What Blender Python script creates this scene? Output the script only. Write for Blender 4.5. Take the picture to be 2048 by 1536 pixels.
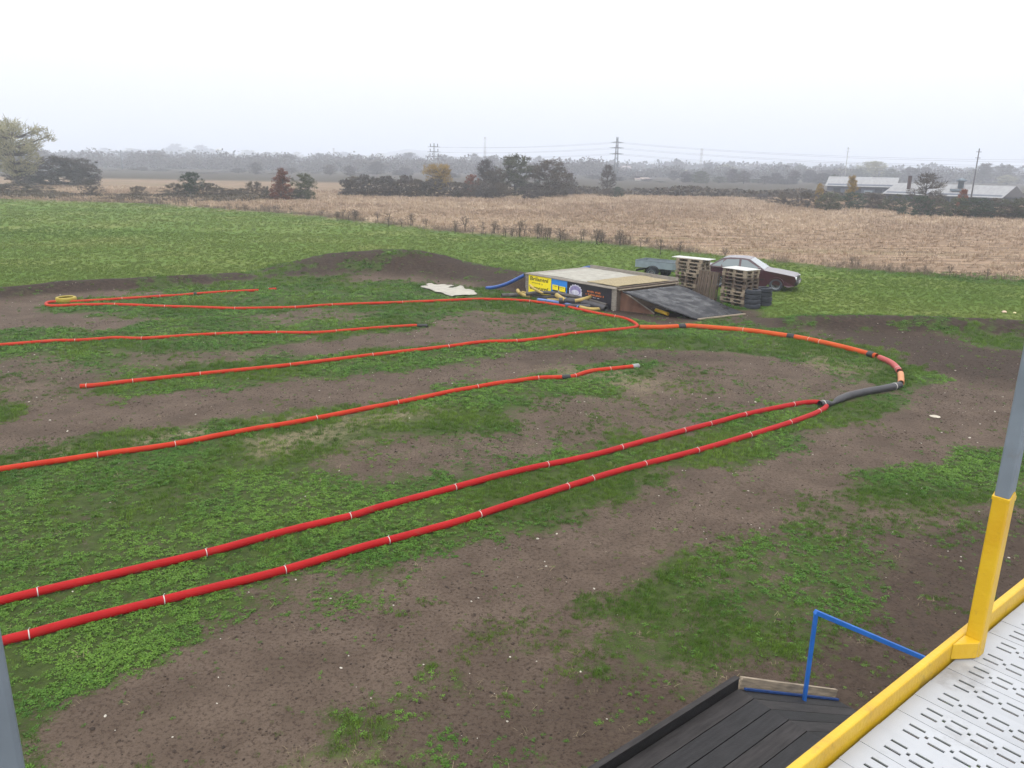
import bpy, bmesh, math, random
import numpy as np
from mathutils import Matrix, Vector, Euler

for o in list(bpy.data.objects): bpy.data.objects.remove(o)
SC = bpy.context.scene
COL = SC.collection
R = math.radians

# ------------------------------------------------------------------ camera
CAM_H = 5.3; FPX = 1570.0; PITCH = R(15.6); ROLL = R(1.0)
fwd = np.array([0, math.cos(PITCH), -math.sin(PITCH)])
r0 = np.array([1.0, 0, 0]); u0 = np.cross(r0, fwd)
rt = r0*math.cos(ROLL) + u0*math.sin(ROLL)
up = -r0*math.sin(ROLL) + u0*math.cos(ROLL)
cd = bpy.data.cameras.new('camera'); cam = bpy.data.objects.new('camera', cd); COL.objects.link(cam)
cd.sensor_width = 36; cd.lens = FPX/2048*36; cd.clip_start = 0.05; cd.clip_end = 8000
m = Matrix.Identity(4)
for i in range(3):
    m[i][0] = rt[i]; m[i][1] = up[i]; m[i][2] = -fwd[i]
m[2][3] = CAM_H
cam.matrix_world = m
SC.camera = cam
SC.render.resolution_x = 1024; SC.render.resolution_y = 768

# ------------------------------------------------------------------ sky (overcast), sun, exposure
SUN_EL = R(42); SUN_AZ = R(200)          # a veiled sun, behind and to the left of the viewer
w = bpy.data.worlds.new('World'); SC.world = w; w.use_nodes = True
nt = w.node_tree; nt.nodes.clear()
out = nt.nodes.new('ShaderNodeOutputWorld'); bg = nt.nodes.new('ShaderNodeBackground')
sky = nt.nodes.new('ShaderNodeTexSky'); sky.sky_type = 'NISHITA'; sky.sun_disc = False
sky.sun_elevation = SUN_EL; sky.sun_rotation = SUN_AZ; sky.air_density = 1.0; sky.dust_density = 4.0; sky.altitude = 200
hs = nt.nodes.new('ShaderNodeHueSaturation'); hs.inputs['Saturation'].default_value = 0.10
mixn = nt.nodes.new('ShaderNodeMix'); mixn.data_type = 'RGBA'
mixn.inputs['Factor'].default_value = 0.90
# closed cloud sheet: the standard overcast sky, (1 + 2 sin elevation) / 3 of the zenith
tcw = nt.nodes.new('ShaderNodeTexCoord'); sx_ = nt.nodes.new('ShaderNodeSeparateXYZ'); nt.links.new(tcw.outputs['Generated'], sx_.inputs[0])
mxw = nt.nodes.new('ShaderNodeMath'); mxw.operation = 'MAXIMUM'; mxw.inputs[1].default_value = 0; nt.links.new(sx_.outputs[2], mxw.inputs[0])
maw = nt.nodes.new('ShaderNodeMath'); maw.operation = 'MULTIPLY_ADD'; maw.inputs[1].default_value = 2/3; maw.inputs[2].default_value = 1/3; nt.links.new(mxw.outputs[0], maw.inputs[0])
vmw = nt.nodes.new('ShaderNodeVectorMath'); vmw.operation = 'SCALE'; vmw.inputs[0].default_value = (27.7, 27.9, 28.3); nt.links.new(maw.outputs[0], vmw.inputs['Scale'])
nt.links.new(vmw.outputs[0], mixn.inputs[7])
nt.links.new(sky.outputs[0], hs.inputs['Color']); nt.links.new(hs.outputs[0], mixn.inputs[6])
nt.links.new(mixn.outputs[2], bg.inputs[0]); nt.links.new(bg.outputs[0], out.inputs[0])
bg.inputs[1].default_value = 0.10
sd = bpy.data.lights.new('sun', 'SUN'); sd.energy = 1.1; sd.angle = R(14); sd.color = (1, 0.97, 0.93)
so = bpy.data.objects.new('sun', sd); COL.objects.link(so)
sdir = Vector((math.sin(SUN_AZ)*math.cos(SUN_EL), math.cos(SUN_AZ)*math.cos(SUN_EL), math.sin(SUN_EL)))
so.rotation_euler = (-sdir).to_track_quat('-Z', 'Y').to_euler()
so.location = sdir*60
SC.view_settings.view_transform = 'Standard'; SC.view_settings.look = 'None'
SC.view_settings.exposure = 0.10; SC.view_settings.gamma = 1.0
SC.view_settings.use_curve_mapping = False
SC.cycles.volume_bounces = 2

# ------------------------------------------------------------------ surveying: photograph bearing -> point of the place
def ray(x, y): return fwd + rt*((x-1024)/FPX) - up*((y-768)/FPX)
def G(x, y, z=0.0):
    d = ray(x, y); t = (z-CAM_H)/d[2]
    return np.array([d[0]*t, d[1]*t, z])
def AY(x, y, Y):
    d = ray(x, y); t = Y/d[1]
    return np.array([d[0]*t, Y, CAM_H+d[2]*t])

# ------------------------------------------------------------------ numpy noise
def _h(i, j, s):
    n = (i*374761393 + j*668265263 + s*974711) & 0xffffffff
    n = ((n ^ (n >> 13))*1274126177) & 0xffffffff
    return ((n ^ (n >> 16)) & 0xffff)/65535.0
def vnoise(x, y, s=0):
    xi = np.floor(x).astype(np.int64); yi = np.floor(y).astype(np.int64)
    fx = x-xi; fy = y-yi; fx = fx*fx*(3-2*fx); fy = fy*fy*(3-2*fy)
    a = _h(xi, yi, s); b = _h(xi+1, yi, s); c = _h(xi, yi+1, s); d = _h(xi+1, yi+1, s)
    return (a*(1-fx)+b*fx)*(1-fy) + (c*(1-fx)+d*fx)*fy
def fbm(x, y, s=0, o=4):
    v = 0; a = .5; t = 0
    for k in range(o):
        v = v + a*vnoise(x*2**k+17.3*k, y*2**k-9.1*k, s+k); t += a; a *= .5
    return v/t
def sst(a, b, x):
    t = np.clip((x-a)/(b-a), 0, 1); return t*t*(3-2*t)
def polydist(px, py, poly):
    """signed distance, positive inside"""
    n = len(poly); d2 = np.full(px.shape, 1e18); ins = np.zeros(px.shape, bool)
    for i in range(n):
        ax, ay = poly[i]; bx, by = poly[(i+1) % n]
        ex, ey = bx-ax, by-ay; L = ex*ex+ey*ey+1e-12
        t = np.clip(((px-ax)*ex+(py-ay)*ey)/L, 0, 1)
        d2 = np.minimum(d2, (px-ax-t*ex)**2+(py-ay-t*ey)**2)
        c = (ay > py) != (by > py)
        with np.errstate(divide='ignore', invalid='ignore'):
            xin = (bx-ax)*(py-ay)/(by-ay+1e-12)+ax
        ins ^= c & (px < xin)
    return np.where(ins, 1, -1)*np.sqrt(d2)
def linedist(px, py, pts, vals):
    """distance to a polyline and interpolated value(s) at the nearest point"""
    best = np.full(px.shape, 1e18); bv = np.zeros(px.shape)
    for i in range(len(pts)-1):
        ax, ay = pts[i][:2]; bx, by = pts[i+1][:2]
        ex, ey = bx-ax, by-ay; L = ex*ex+ey*ey+1e-12
        t = np.clip(((px-ax)*ex+(py-ay)*ey)/L, 0, 1)
        d = (px-ax-t*ex)**2+(py-ay-t*ey)**2
        v = vals[i]*(1-t)+vals[i+1]*t
        mk = d < best; best = np.where(mk, d, best); bv = np.where(mk, v, bv)
    return np.sqrt(best), bv

# ------------------------------------------------------------------ the lie of the land
BOX_A = np.array([0.473, 33.635]); BOX_U = np.array([.637, -.771]); BOX_V = np.array([.771, .637])
BOX_L = 5.33; BOX_W = 3.6; BOX_H = 0.85
RIDGES = []   # (crest points, crest heights, half width)
def ridge(pp, width):
    P = [AY(*p) for p in pp]; RIDGES.append(([q[:2] for q in P], [max(0.0, q[2]) for q in P], width))
ridge([(430, 549, 38.2), (520, 541, 38.6), (600, 520, 39.2), (660, 507, 39.5), (760, 500, 39.6), (830, 500, 39.6), (880, 511, 39.4), (950, 529, 38.8), (1010, 541, 38.0), (1060, 549, 37.4)], 2.6)
ridge([(-160, 585, 29.0), (-60, 579, 29.7), (40, 571, 30.5), (110, 564, 31.6), (250, 557, 33.0), (400, 550, 34.9), (470, 546, 36.4)], 0.95)
ridge([(1545, 640, 27.6), (1600, 632, 27.4), (1700, 630, 27.2), (1850, 632, 27.0), (2000, 638, 26.8), (2100, 645, 26.6), (2250, 655, 26.3)], 1.15)
FE = [G(-400, 392)[:2], G(60, 399)[:2], G(300, 407)[:2], G(600, 428)[:2], G(930, 465)[:2], G(1230, 487)[:2], G(1500, 517)[:2], G(1800, 545)[:2], G(2048, 562)[:2], G(2500, 600)[:2]]
FIELD = [tuple(p) for p in FE] + [(160, 30), (400, 60), (400, 175), (120, 190), (60, 160), (0, 150), (-90, 150), (-240, 170), (-240, 120)]
FIELD2 = [(-170, 122), (-20, 128), (10, 150), (-10, 215), (-220, 215)]
def height(x, y):
    x = np.asarray(x, float); y = np.asarray(y, float)
    z = (fbm(x*.25, y*.25, 3, 3)-.5)*.10 + (fbm(x*1.3, y*1.3, 8, 3)-.5)*.05
    z = z*sst(400, 60, y)-9.0*sst(178, 330, y)
    for pts, hs_, wd in RIDGES:
        near = (x > min(p[0] for p in pts)-6) & (x < max(p[0] for p in pts)+6) & (y > min(p[1] for p in pts)-7) & (y < max(p[1] for p in pts)+7)
        if not near.any(): continue
        d, v = linedist(x, y, pts, hs_)
        z = np.maximum(z, z*.6 + np.where(near, v*np.exp(-(d/wd)**2*1.6)*(.93+.14*fbm(x*1.1, y*1.1, 21, 3)), 0))
    # earth approach to the jump box
    uu = (x-BOX_A[0])*BOX_U[0]+(y-BOX_A[1])*BOX_U[1]; vv = (x-BOX_A[0])*BOX_V[0]+(y-BOX_A[1])*BOX_V[1]
    wv = sst(-.15, .35, vv)*sst(BOX_W+.9, BOX_W+.1, vv)
    wedge = .80*np.clip(1+(uu+.02)/3.0, 0, 1)*np.where(uu < .02, 1, sst(.3, .02, uu))
    z = np.maximum(z, wedge*wv)
    # flat pad under the box and the slab
    pad = sst(.5, 0, np.maximum(np.maximum(-uu-.02, uu-BOX_L-3.4), np.maximum(-vv-.4, vv-BOX_W-1.2)))
    pad = np.where(uu > .05, pad, 0)
    z = z*(1-.9*pad)
    return z
def hz(x, y): return float(height(np.array([x]), np.array([y]))[0])

PAINT = [  # channel, value, feather (m), outline as bearings
 ('g', .30, .8, [(690,915),(800,890),(900,895),(1000,850),(1100,800),(1250,785),(1420,775),(1500,800),(1420,850),(1240,885),(1080,915),(960,945),(860,955),(760,945)]),
 ('g', .28, .7, [(1280,745),(1330,705),(1450,700),(1600,722),(1730,752),(1780,772),(1600,797),(1450,835),(1330,830),(1250,800)]),
 ('g', .04, .5, [(-80,870),(0,840),(140,800),(330,790),(520,772),(700,752),(850,735),(1000,713),(1100,700),(1250,697),(1400,700),(1560,722),(1650,748),(1500,750),(1300,718),(1150,738),(1000,754),(850,782),(680,815),(540,838),(380,855),(200,875),(60,900),(-80,920)]),
 ('g', .35, .4, [(-60,722),(90,715),(190,742),(220,760),(100,800),(-60,810)]),
 ('g', .02, .5, [(560,692),(700,670),(830,663),(880,642),(960,628),(1060,628),(1150,648),(1130,658),(1000,674),(880,687),(700,702),(600,708)]),
 ('g', .38, .4, [(230,705),(420,700),(560,690),(600,706),(430,726),(250,737)]),
 ('g', .04, .5, [(-100,592),(60,590),(95,594),(85,622),(170,628),(310,640),(220,655),(80,657),(-100,650)]),
 ('g', .12, .5, [(100,575),(270,583),(300,592),(150,598),(95,590)]),
 ('g', .10, .6, [(690,562),(780,550),(880,545),(965,560),(1010,578),(940,575),(860,566),(760,566)]),
 ('g', .35, .5, [(440,635),(620,618),(760,625),(700,640),(540,648)]),
 ('g', .35, .8, [(900,640),(1010,622),(1120,632),(1180,648),(1060,668)]),
 # the near lane
 ('g', .03, .35, [(40,1600),(60,1440),(110,1385),(300,1350),(420,1300),(470,1262),(560,1225),(700,1185),(830,1150),(1010,1095),(1200,1030),(1400,950),(1500,915),(1640,870),(1760,835),(1850,800),(1880,770),(2048,770),(2300,790),(2300,860),(2048,875),(1850,930),(1700,985),(1560,1050),(1400,1105),(1320,1165),(1180,1240),(1000,1310),(860,1372),(700,1450),(640,1600)]),
 ('g', .55, .30, [(940,1290),(1040,1275),(1130,1290),(1150,1330),(1060,1360),(980,1340)]),
 ('g', .45, .30, [(540,1160),(700,1130),(830,1160),(800,1200),(640,1225),(560,1215)]),
 ('g', .16, .5, [(640,1600),(700,1455),(860,1375),(1000,1320),(1180,1260),(1250,1320),(1400,1345),(1560,1310),(1720,1230),(1750,1120),(1640,1060),(1850,1010),(2300,980),(2300,1600)]),
 ('g', .55, .3, [(640,1500),(760,1460),(900,1490),(820,1600),(660,1600)]),
 ('g', .66, .45, [(1225,1290),(1290,1200),(1350,1150),(1480,1105),(1640,1080),(1730,1130),(1705,1215),(1580,1290),(1400,1335),(1260,1330)]),
 ('g', .46, .4, [(1560,1010),(1680,985),(1870,985),(1960,1000),(1960,1060),(1830,1080),(1700,1070),(1600,1050)]),
 ('g', .46, .4, [(2000,960),(2300,940),(2300,1040),(2010,1030)]),
 # earth of the bank lane on the right
 ('g', .02, .5, [(1440,640),(1520,622),(1560,636),(1660,640),(1800,660),(1950,690),(2300,740),(2300,800),(1900,785),(1850,745),(1790,705),(1700,680),(1590,658)]),
 ('k', .85, .6, [(1440,640),(1520,622),(1560,636),(1660,640),(1800,660),(1950,690),(2300,740),(2300,790),(1950,770),(1860,745),(1790,705),(1700,680),(1590,658)]),
 ('k', .65, .8, [(1740,1090),(1900,1030),(2300,1000),(2300,1600),(1650,1600),(1450,1400),(1650,1260)]),
 ('k', .45, .8, [(640,1600),(700,1480),(1000,1360),(1250,1340),(1450,1420),(1300,1600)]),
 ('k', .45, .6, [(1040,705),(1300,700),(1450,720),(1300,740),(1120,735),(1020,725)]),
 ('k', -.9, .9, [(560,694),(700,672),(830,665),(880,644),(960,630),(1060,630),(1140,648),(1000,672),(880,685),(700,700)]),
 ('k', -.8, .9, [(250,830),(450,800),(650,775),(850,745),(1000,725),(1000,745),(850,780),(680,812),(540,836),(380,852),(240,868)]),
 ('k', -.6, .9, [(-80,600),(60,594),(80,620),(160,632),(80,652),(-80,646)]),
 ('k', -.7, .9, [(1380,745),(1500,728),(1640,748),(1740,770),(1600,792),(1460,820)]),
 ('k', -.6, 1.0, [(300,1450),(520,1330),(760,1230),(1010,1150),(1200,1080),(1420,985),(1640,905),(1840,840),(1980,800),(2048,800),(1850,900),(1600,1000),(1340,1110),(1080,1220),(800,1330),(560,1480),(400,1600)]),
 ('s', 1.0, .22, [(40,918),(250,880),(400,853),(540,833),(610,833),(430,868),(250,897),(60,928)]),
 ('s', .75, .35, [(470,885),(600,862),(850,812),(900,812),(700,862),(520,910)]),
 ('s', .6, .35, [(1080,745),(1180,728),(1270,735),(1330,770),(1290,790),(1180,770)]),
 ('s', .55, .5, [(1560,690),(1640,700),(1720,735),(1700,760),(1620,735)]),
 ('s', .5, .25, [(640,1540),(720,1490),(800,1500),(760,1600),(640,1600)]),
]
PAINT = [(c, v, f, [tuple(G(*p)[:2]) for p in poly]) for c, v, f, poly in PAINT]
TARPS = [[tuple(G(*p)[:2]) for p in q] for q in ([(868, 584), (905, 594), (958, 590), (918, 575)], [(841, 576), (872, 583), (912, 574), (858, 571)])]
def fields(x, y):
    x = np.asarray(x, float); y = np.asarray(y, float)
    far_ = sst(112, 122, y); g = 1-.6*far_; k = .9*far_; s = np.zeros(x.shape)
    nz = (fbm(x*.9, y*.9, 31, 4)-.5)*2; nf = (fbm(x*3.1, y*3.1, 47, 3)-.5)*2
    inner = (x > -34) & (x < 36) & (y > 2) & (y < 45)
    ii = np.where(inner.ravel())[0]
    xs, ys = x.ravel()[ii], y.ravel()[ii]; n1, n2 = nz.ravel()[ii], nf.ravel()[ii]
    gg = .93-.25*np.clip(n1*1.1+.05, 0, 1); kk = np.zeros(xs.shape); ss = np.zeros(xs.shape)
    for c, v, f, poly in PAINT:
        xx = [p[0] for p in poly]; yy = [p[1] for p in poly]
        b = np.where((xs > min(xx)-2) & (xs < max(xx)+2) & (ys > min(yy)-2) & (ys < max(yy)+2))[0]
        if not len(b): continue
        d = polydist(xs[b], ys[b], poly) + n1[b]*(.55+f*.6) + n2[b]*.30
        wgt = sst(-f*.5-.35, f*.5+.35, d)
        arr = {'g': gg, 'k': kk, 's': ss}[c]
        arr[b] = arr[b]*(1-wgt)+v*wgt
    # earth banks
    kk = kk*1.0
    for q, (pts, hs_, wd) in enumerate(RIDGES):
        d, v = linedist(xs, ys, pts, hs_)
        wt = sst(wd*1.25, wd*.75, d+n1*.35)*sst(.06, .16, v)
        val = np.clip((.26 if q == 0 else .10 if q == 1 else .40)+n1*1.0+n2*(.9 if q == 2 else .5), 0.02, .95)
        gg = gg*(1-wt)+val*wt; kk = np.maximum(kk, wt*1.0)
    uu = (xs-BOX_A[0])*BOX_U[0]+(ys-BOX_A[1])*BOX_U[1]; vv = (xs-BOX_A[0])*BOX_V[0]+(ys-BOX_A[1])*BOX_V[1]
    wt = sst(-3.2, -2.2, uu+n1*.4)*sst(BOX_L+3.6, BOX_L+2.6, uu)*sst(-.9, -.3, vv+n1*.3)*sst(BOX_W+1.0, BOX_W+.3, vv)
    gg = gg*(1-wt*.9); kk = np.maximum(kk, wt*.8)
    g.ravel()[ii] = np.clip(gg+n2*.10, 0, 1); k.ravel()[ii] = kk; s.ravel()[ii] = ss
    return g, k, s
def stub(x, y):
    n = (fbm(x*.35, y*.35, 77, 3)-.5)*2
    x = np.asarray(x, float); y = np.asarray(y, float)
    return np.maximum(sst(-.5, .7, polydist(x, y, FIELD)+n*.8), .85*sst(-2, 2, polydist(x, y, FIELD2)+n*3))
def meadow(x, y):
    """1 in the mown meadow beyond the track banks"""
    P = [G(-300, 600)[:2]] + [np.array(p)+np.array([0, .9]) for p in RIDGES[1][0]] + [np.array(p)+np.array([0, 1.2]) for p in RIDGES[0][0][1:]] + [np.array([7.0, 37.0]), np.array([9.8, 31.5])] + [np.array(p)+np.array([0, .8]) for p in RIDGES[2][0]]
    P = [tuple(p) for p in P] + [(60, 26), (400, 26), (400, 118), (-400, 118), (-400, 30)]
    m_ = sst(-.4, .6, polydist(np.asarray(x, float), np.asarray(y, float), P))
    d_, _ = linedist(np.asarray(x, float), np.asarray(y, float), FE, [0.0]*len(FE))
    return m_*(1-.75*sst(2.6, .8, d_+(fbm(np.asarray(x)*.5, np.asarray(y)*.5, 66, 3)-.5)*2.4))

# ------------------------------------------------------------------ materials
def mat(name, col, rough=.7, var=.15, scale=8.0, bump=0.0, bscale=40.0, spec=.3, col2=None, metallic=0, coat=0, detail=5, obj_rand=0.0, stretch=None, trans=0, wear=None, rough2=None):
    mt = bpy.data.materials.new(name); mt.use_nodes = True
    n = mt.node_tree.nodes; l = mt.node_tree.links; b = n['Principled BSDF']
    b.inputs['Roughness'].default_value = rough; b.inputs['Metallic'].default_value = metallic
    b.inputs['Specular IOR Level'].default_value = spec
    if coat: b.inputs['Coat Weight'].default_value = coat; b.inputs['Coat Roughness'].default_value = .06
    tc = n.new('ShaderNodeTexCoord'); mp = n.new('ShaderNodeMapping'); l.new(tc.outputs['Object'], mp.inputs[0])
    if stretch: mp.inputs['Scale'].default_value = stretch
    no = n.new('ShaderNodeTexNoise'); no.inputs['Scale'].default_value = scale; no.inputs['Detail'].default_value = detail
    l.new(mp.outputs[0], no.inputs['Vector'])
    mx = n.new('ShaderNodeMix'); mx.data_type = 'RGBA'
    c = np.array(col[:3]); c2 = np.array(col2[:3]) if col2 else c*(1+var)
    c1 = c*(1-var) if not col2 else c
    mx.inputs[6].default_value = (*c1, 1); mx.inputs[7].default_value = (*c2, 1)
    rm = n.new('ShaderNodeMapRange'); rm.inputs[1].default_value = .3; rm.inputs[2].default_value = .7
    l.new(no.outputs[0], rm.inputs[0]); l.new(rm.outputs[0], mx.inputs[0])
    last = mx.outputs[2]
    if obj_rand:
        oi = n.new('ShaderNodeObjectInfo'); hv = n.new('ShaderNodeHueSaturation')
        m2 = n.new('ShaderNodeMapRange'); m2.inputs[3].default_value = 1-obj_rand; m2.inputs[4].default_value = 1+obj_rand
        l.new(oi.outputs['Random'], m2.inputs[0]); l.new(m2.outputs[0], hv.inputs['Value']); l.new(last, hv.inputs['Color']); last = hv.outputs[0]
    if wear:
        wc, ws, lo_, hi_, am_ = wear
        wn = n.new('ShaderNodeTexNoise'); wn.inputs['Scale'].default_value = ws; wn.inputs['Detail'].default_value = 8; wn.inputs['Roughness'].default_value = .7
        geo_ = n.new('ShaderNodeNewGeometry'); l.new(geo_.outputs['Position'], wn.inputs['Vector'])
        wr = n.new('ShaderNodeMapRange'); wr.inputs[1].default_value = lo_; wr.inputs[2].default_value = hi_; wr.inputs[4].default_value = am_
        l.new(wn.outputs[0], wr.inputs[0]); wm_ = n.new('ShaderNodeMix'); wm_.data_type = 'RGBA'; wm_.inputs[7].default_value = (*wc, 1)
        l.new(wr.outputs[0], wm_.inputs[0]); l.new(last, wm_.inputs[6]); last = wm_.outputs[2]
    if rough2 is not None:
        rr_ = n.new('ShaderNodeMapRange'); rr_.inputs[1].default_value = .38; rr_.inputs[2].default_value = .62; rr_.inputs[3].default_value = rough; rr_.inputs[4].default_value = rough2
        l.new(no.outputs[0], rr_.inputs[0]); l.new(rr_.outputs[0], b.inputs['Roughness'])
    l.new(last, b.inputs['Base Color'])
    if bump:
        nb = n.new('ShaderNodeTexNoise'); nb.inputs['Scale'].default_value = bscale; nb.inputs['Detail'].default_value = 4
        l.new(mp.outputs[0], nb.inputs['Vector'])
        bp = n.new('ShaderNodeBump'); bp.inputs['Strength'].default_value = bump; bp.inputs['Distance'].default_value = .02
        l.new(nb.outputs[0], bp.inputs['Height']); l.new(bp.outputs[0], b.inputs['Normal'])
    return mt

def leafmat(name, c1, c2, rand=.18):
    """foliage; tint per instance (attribute) or per object"""
    mt = bpy.data.materials.new(name); mt.use_nodes = True
    n = mt.node_tree.nodes; l = mt.node_tree.links; b = n['Principled BSDF']
    b.inputs['Roughness'].default_value = .65; b.inputs['Specular IOR Level'].default_value = .2
    gi = n.new('ShaderNodeNewGeometry'); at = n.new('ShaderNodeAttribute'); at.attribute_type = 'INSTANCER'; at.attribute_name = 'tint'
    oi = n.new('ShaderNodeObjectInfo')
    ad = n.new('ShaderNodeMath'); ad.operation = 'MULTIPLY_ADD'; ad.inputs[1].default_value = .5
    l.new(gi.outputs['Random Per Island'], ad.inputs[0]); l.new(at.outputs['Fac'], ad.inputs[2])
    mx = n.new('ShaderNodeMix'); mx.data_type = 'RGBA'; mx.inputs[6].default_value = (*c1, 1); mx.inputs[7].default_value = (*c2, 1)
    l.new(ad.outputs[0], mx.inputs[0])
    hv = n.new('ShaderNodeHueSaturation'); m2 = n.new('ShaderNodeMapRange'); m2.inputs[3].default_value = 1-rand; m2.inputs[4].default_value = 1+rand
    l.new(oi.outputs['Random'], m2.inputs[0]); l.new(m2.outputs[0], hv.inputs['Value']); l.new(mx.outputs[2], hv.inputs['Color'])
    l.new(hv.outputs[0], b.inputs['Base Color'])
    return mt

def ground_material():
    mt = bpy.data.materials.new('earth_and_turf'); mt.use_nodes = True
    n = mt.node_tree.nodes; l = mt.node_tree.links; b = n['Principled BSDF']
    b.inputs['Roughness'].default_value = .92; b.inputs['Specular IOR Level'].default_value = .12
    geo = n.new('ShaderNodeNewGeometry')
    def noise(scale, detail=6, rough=.6, vec=None, dist=0):
        t = n.new('ShaderNodeTexNoise'); t.inputs['Scale'].default_value = scale; t.inputs['Detail'].default_value = detail; t.inputs['Roughness'].default_value = rough
        t.inputs['Distortion'].default_value = dist
        l.new(vec or geo.outputs['Position'], t.inputs['Vector']); return t.outputs[0]
    def mr(v, a, c, d=0.0, e=1.0):
        q = n.new('ShaderNodeMapRange'); q.interpolation_type = 'SMOOTHSTEP'
        for i, x in zip((1, 2, 3, 4), (a, c, d, e)): q.inputs[i].default_value = x
        l.new(v, q.inputs[0]); return q.outputs[0]
    def rgb(fac, a, c):
        q = n.new('ShaderNodeMix'); q.data_type = 'RGBA'
        for i, x in ((6, a), (7, c)):
            if isinstance(x, tuple): q.inputs[i].default_value = (*x, 1)
            else: l.new(x, q.inputs[i])
        if isinstance(fac, float): q.inputs[0].default_value = fac
        else: l.new(fac, q.inputs[0])
        return q.outputs[2]
    def attr(nm):
        a = n.new('ShaderNodeAttribute'); a.attribute_name = nm; return a.outputs['Fac']
    def math_(op, a, c):
        q = n.new('ShaderNodeMath'); q.operation = op
        for i, x in enumerate((a, c)):
            if isinstance(x, (int, float)): q.inputs[i].default_value = x
            else: l.new(x, q.inputs[i])
        return q.outputs[0]
    n6 = noise(130, 3); n7 = noise(420, 2); n1 = noise(1.1); n2 = noise(7); n3 = noise(38, 4); n4 = noise(.16, 5)
    soil = rgb(mr(n1, .3, .7), (.078, .056, .042), (.118, .087, .066))
    soil = rgb(mr(n2, .52, .75, 0, .45), soil, (.046, .031, .022))
    soil = rgb(mr(n3, .62, .78, 0, .35), soil, (.16, .125, .092))
    n8 = noise(22, 5, .75); n9 = noise(60, 4, .75)
    soil = rgb(mr(n8, .48, .62, 0, .72), soil, (.034, .022, .016)); soil = rgb(mr(n9, .54, .66, 0, .62), soil, (.032, .022, .016)); soil = rgb(mr(n6, .60, .74, 0, .5), soil, (.17, .135, .105))
    dark = rgb(mr(n2, .35, .7), (.020, .013, .010), (.046, .031, .023))
    soil = rgb(math_('MULTIPLY', attr('dry'), mr(n1, .25, .7, .25, 1)), soil, rgb(mr(n8, .3, .7), (.112, .083, .062), (.168, .130, .100)))
    soil = rgb(math_('MULTIPLY', attr('dark'), mr(n1, .2, .8, .75, 1)), soil, dark)
    turf = rgb(mr(n2, .3, .7), (.026, .040, .010), (.050, .074, .017))
    turf = rgb(mr(n3, .5, .8, 0, .6), turf, (.075, .092, .025))
    straw = rgb(mr(n3, .35, .7), (.13, .10, .062), (.27, .225, .148))
    mead = rgb(mr(n4, .35, .65), (.080, .134, .020), (.114, .150, .030))
    mead = rgb(mr(n2, .35, .75, 0, .45), mead, (.074, .135, .020))
    mead = rgb(mr(n4, .50, .75, 0, .55), mead, (.180, .180, .060))
    # stubble: rows along the drilling direction
    mp = n.new('ShaderNodeMapping'); l.new(geo.outputs['Position'], mp.inputs[0])
    mp.inputs['Rotation'].default_value = (0, 0, R(-51)); mp.inputs['Scale'].default_value = (.12, 1.35, 1)
    rows = noise(1.0, 3, .6, mp.outputs[0])
    mp2 = n.new('ShaderNodeMapping'); l.new(geo.outputs['Position'], mp2.inputs[0])
    mp2.inputs['Rotation'].default_value = (0, 0, R(-51)); mp2.inputs['Scale'].default_value = (.03, .22, 1)
    rows2 = noise(1.0, 3, .6, mp2.outputs[0])
    st = rgb(mr(n2, .3, .7), (.215, .142, .094), (.315, .225, .152))
    st = rgb(mr(rows, .42, .60, 0, .9), st, (.125, .085, .052))
    st = rgb(mr(rows2, .48, .66, 0, .65), st, (.165, .130, .064))
    st = rgb(mr(n3, .6, .8, 0, .5), st, (.37, .285, .205))
    n5 = noise(2.6, 6, .7)
    ga = math_('ADD', math_('ADD', attr('grass'), math_('MULTIPLY', math_('SUBTRACT', n2, .5), .9)), math_('ADD', math_('MULTIPLY', math_('SUBTRACT', n5, .5), 1.3), math_('MULTIPLY', math_('SUBTRACT', n3, .5), 1.1)))
    col = rgb(mr(ga, .36, .78), soil, turf)
    col = rgb(math_('MULTIPLY', attr('straw'), mr(n2, .3, .6)), col, straw)
    col = rgb(attr('meadow'), col, mead)
    col = rgb(attr('stubble'), col, st)
    l.new(col, b.inputs['Base Color'])
    hgt = math_('ADD', math_('ADD', math_('MULTIPLY', n2, .55), math_('MULTIPLY', n3, .35)), math_('MULTIPLY', n8, .30))
    bp = n.new('ShaderNodeBump'); bp.inputs['Strength'].default_value = .9; bp.inputs['Distance'].default_value = .05
    l.new(hgt, bp.inputs['Height']); l.new(bp.outputs[0], b.inputs['Normal'])
    return mt

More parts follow.
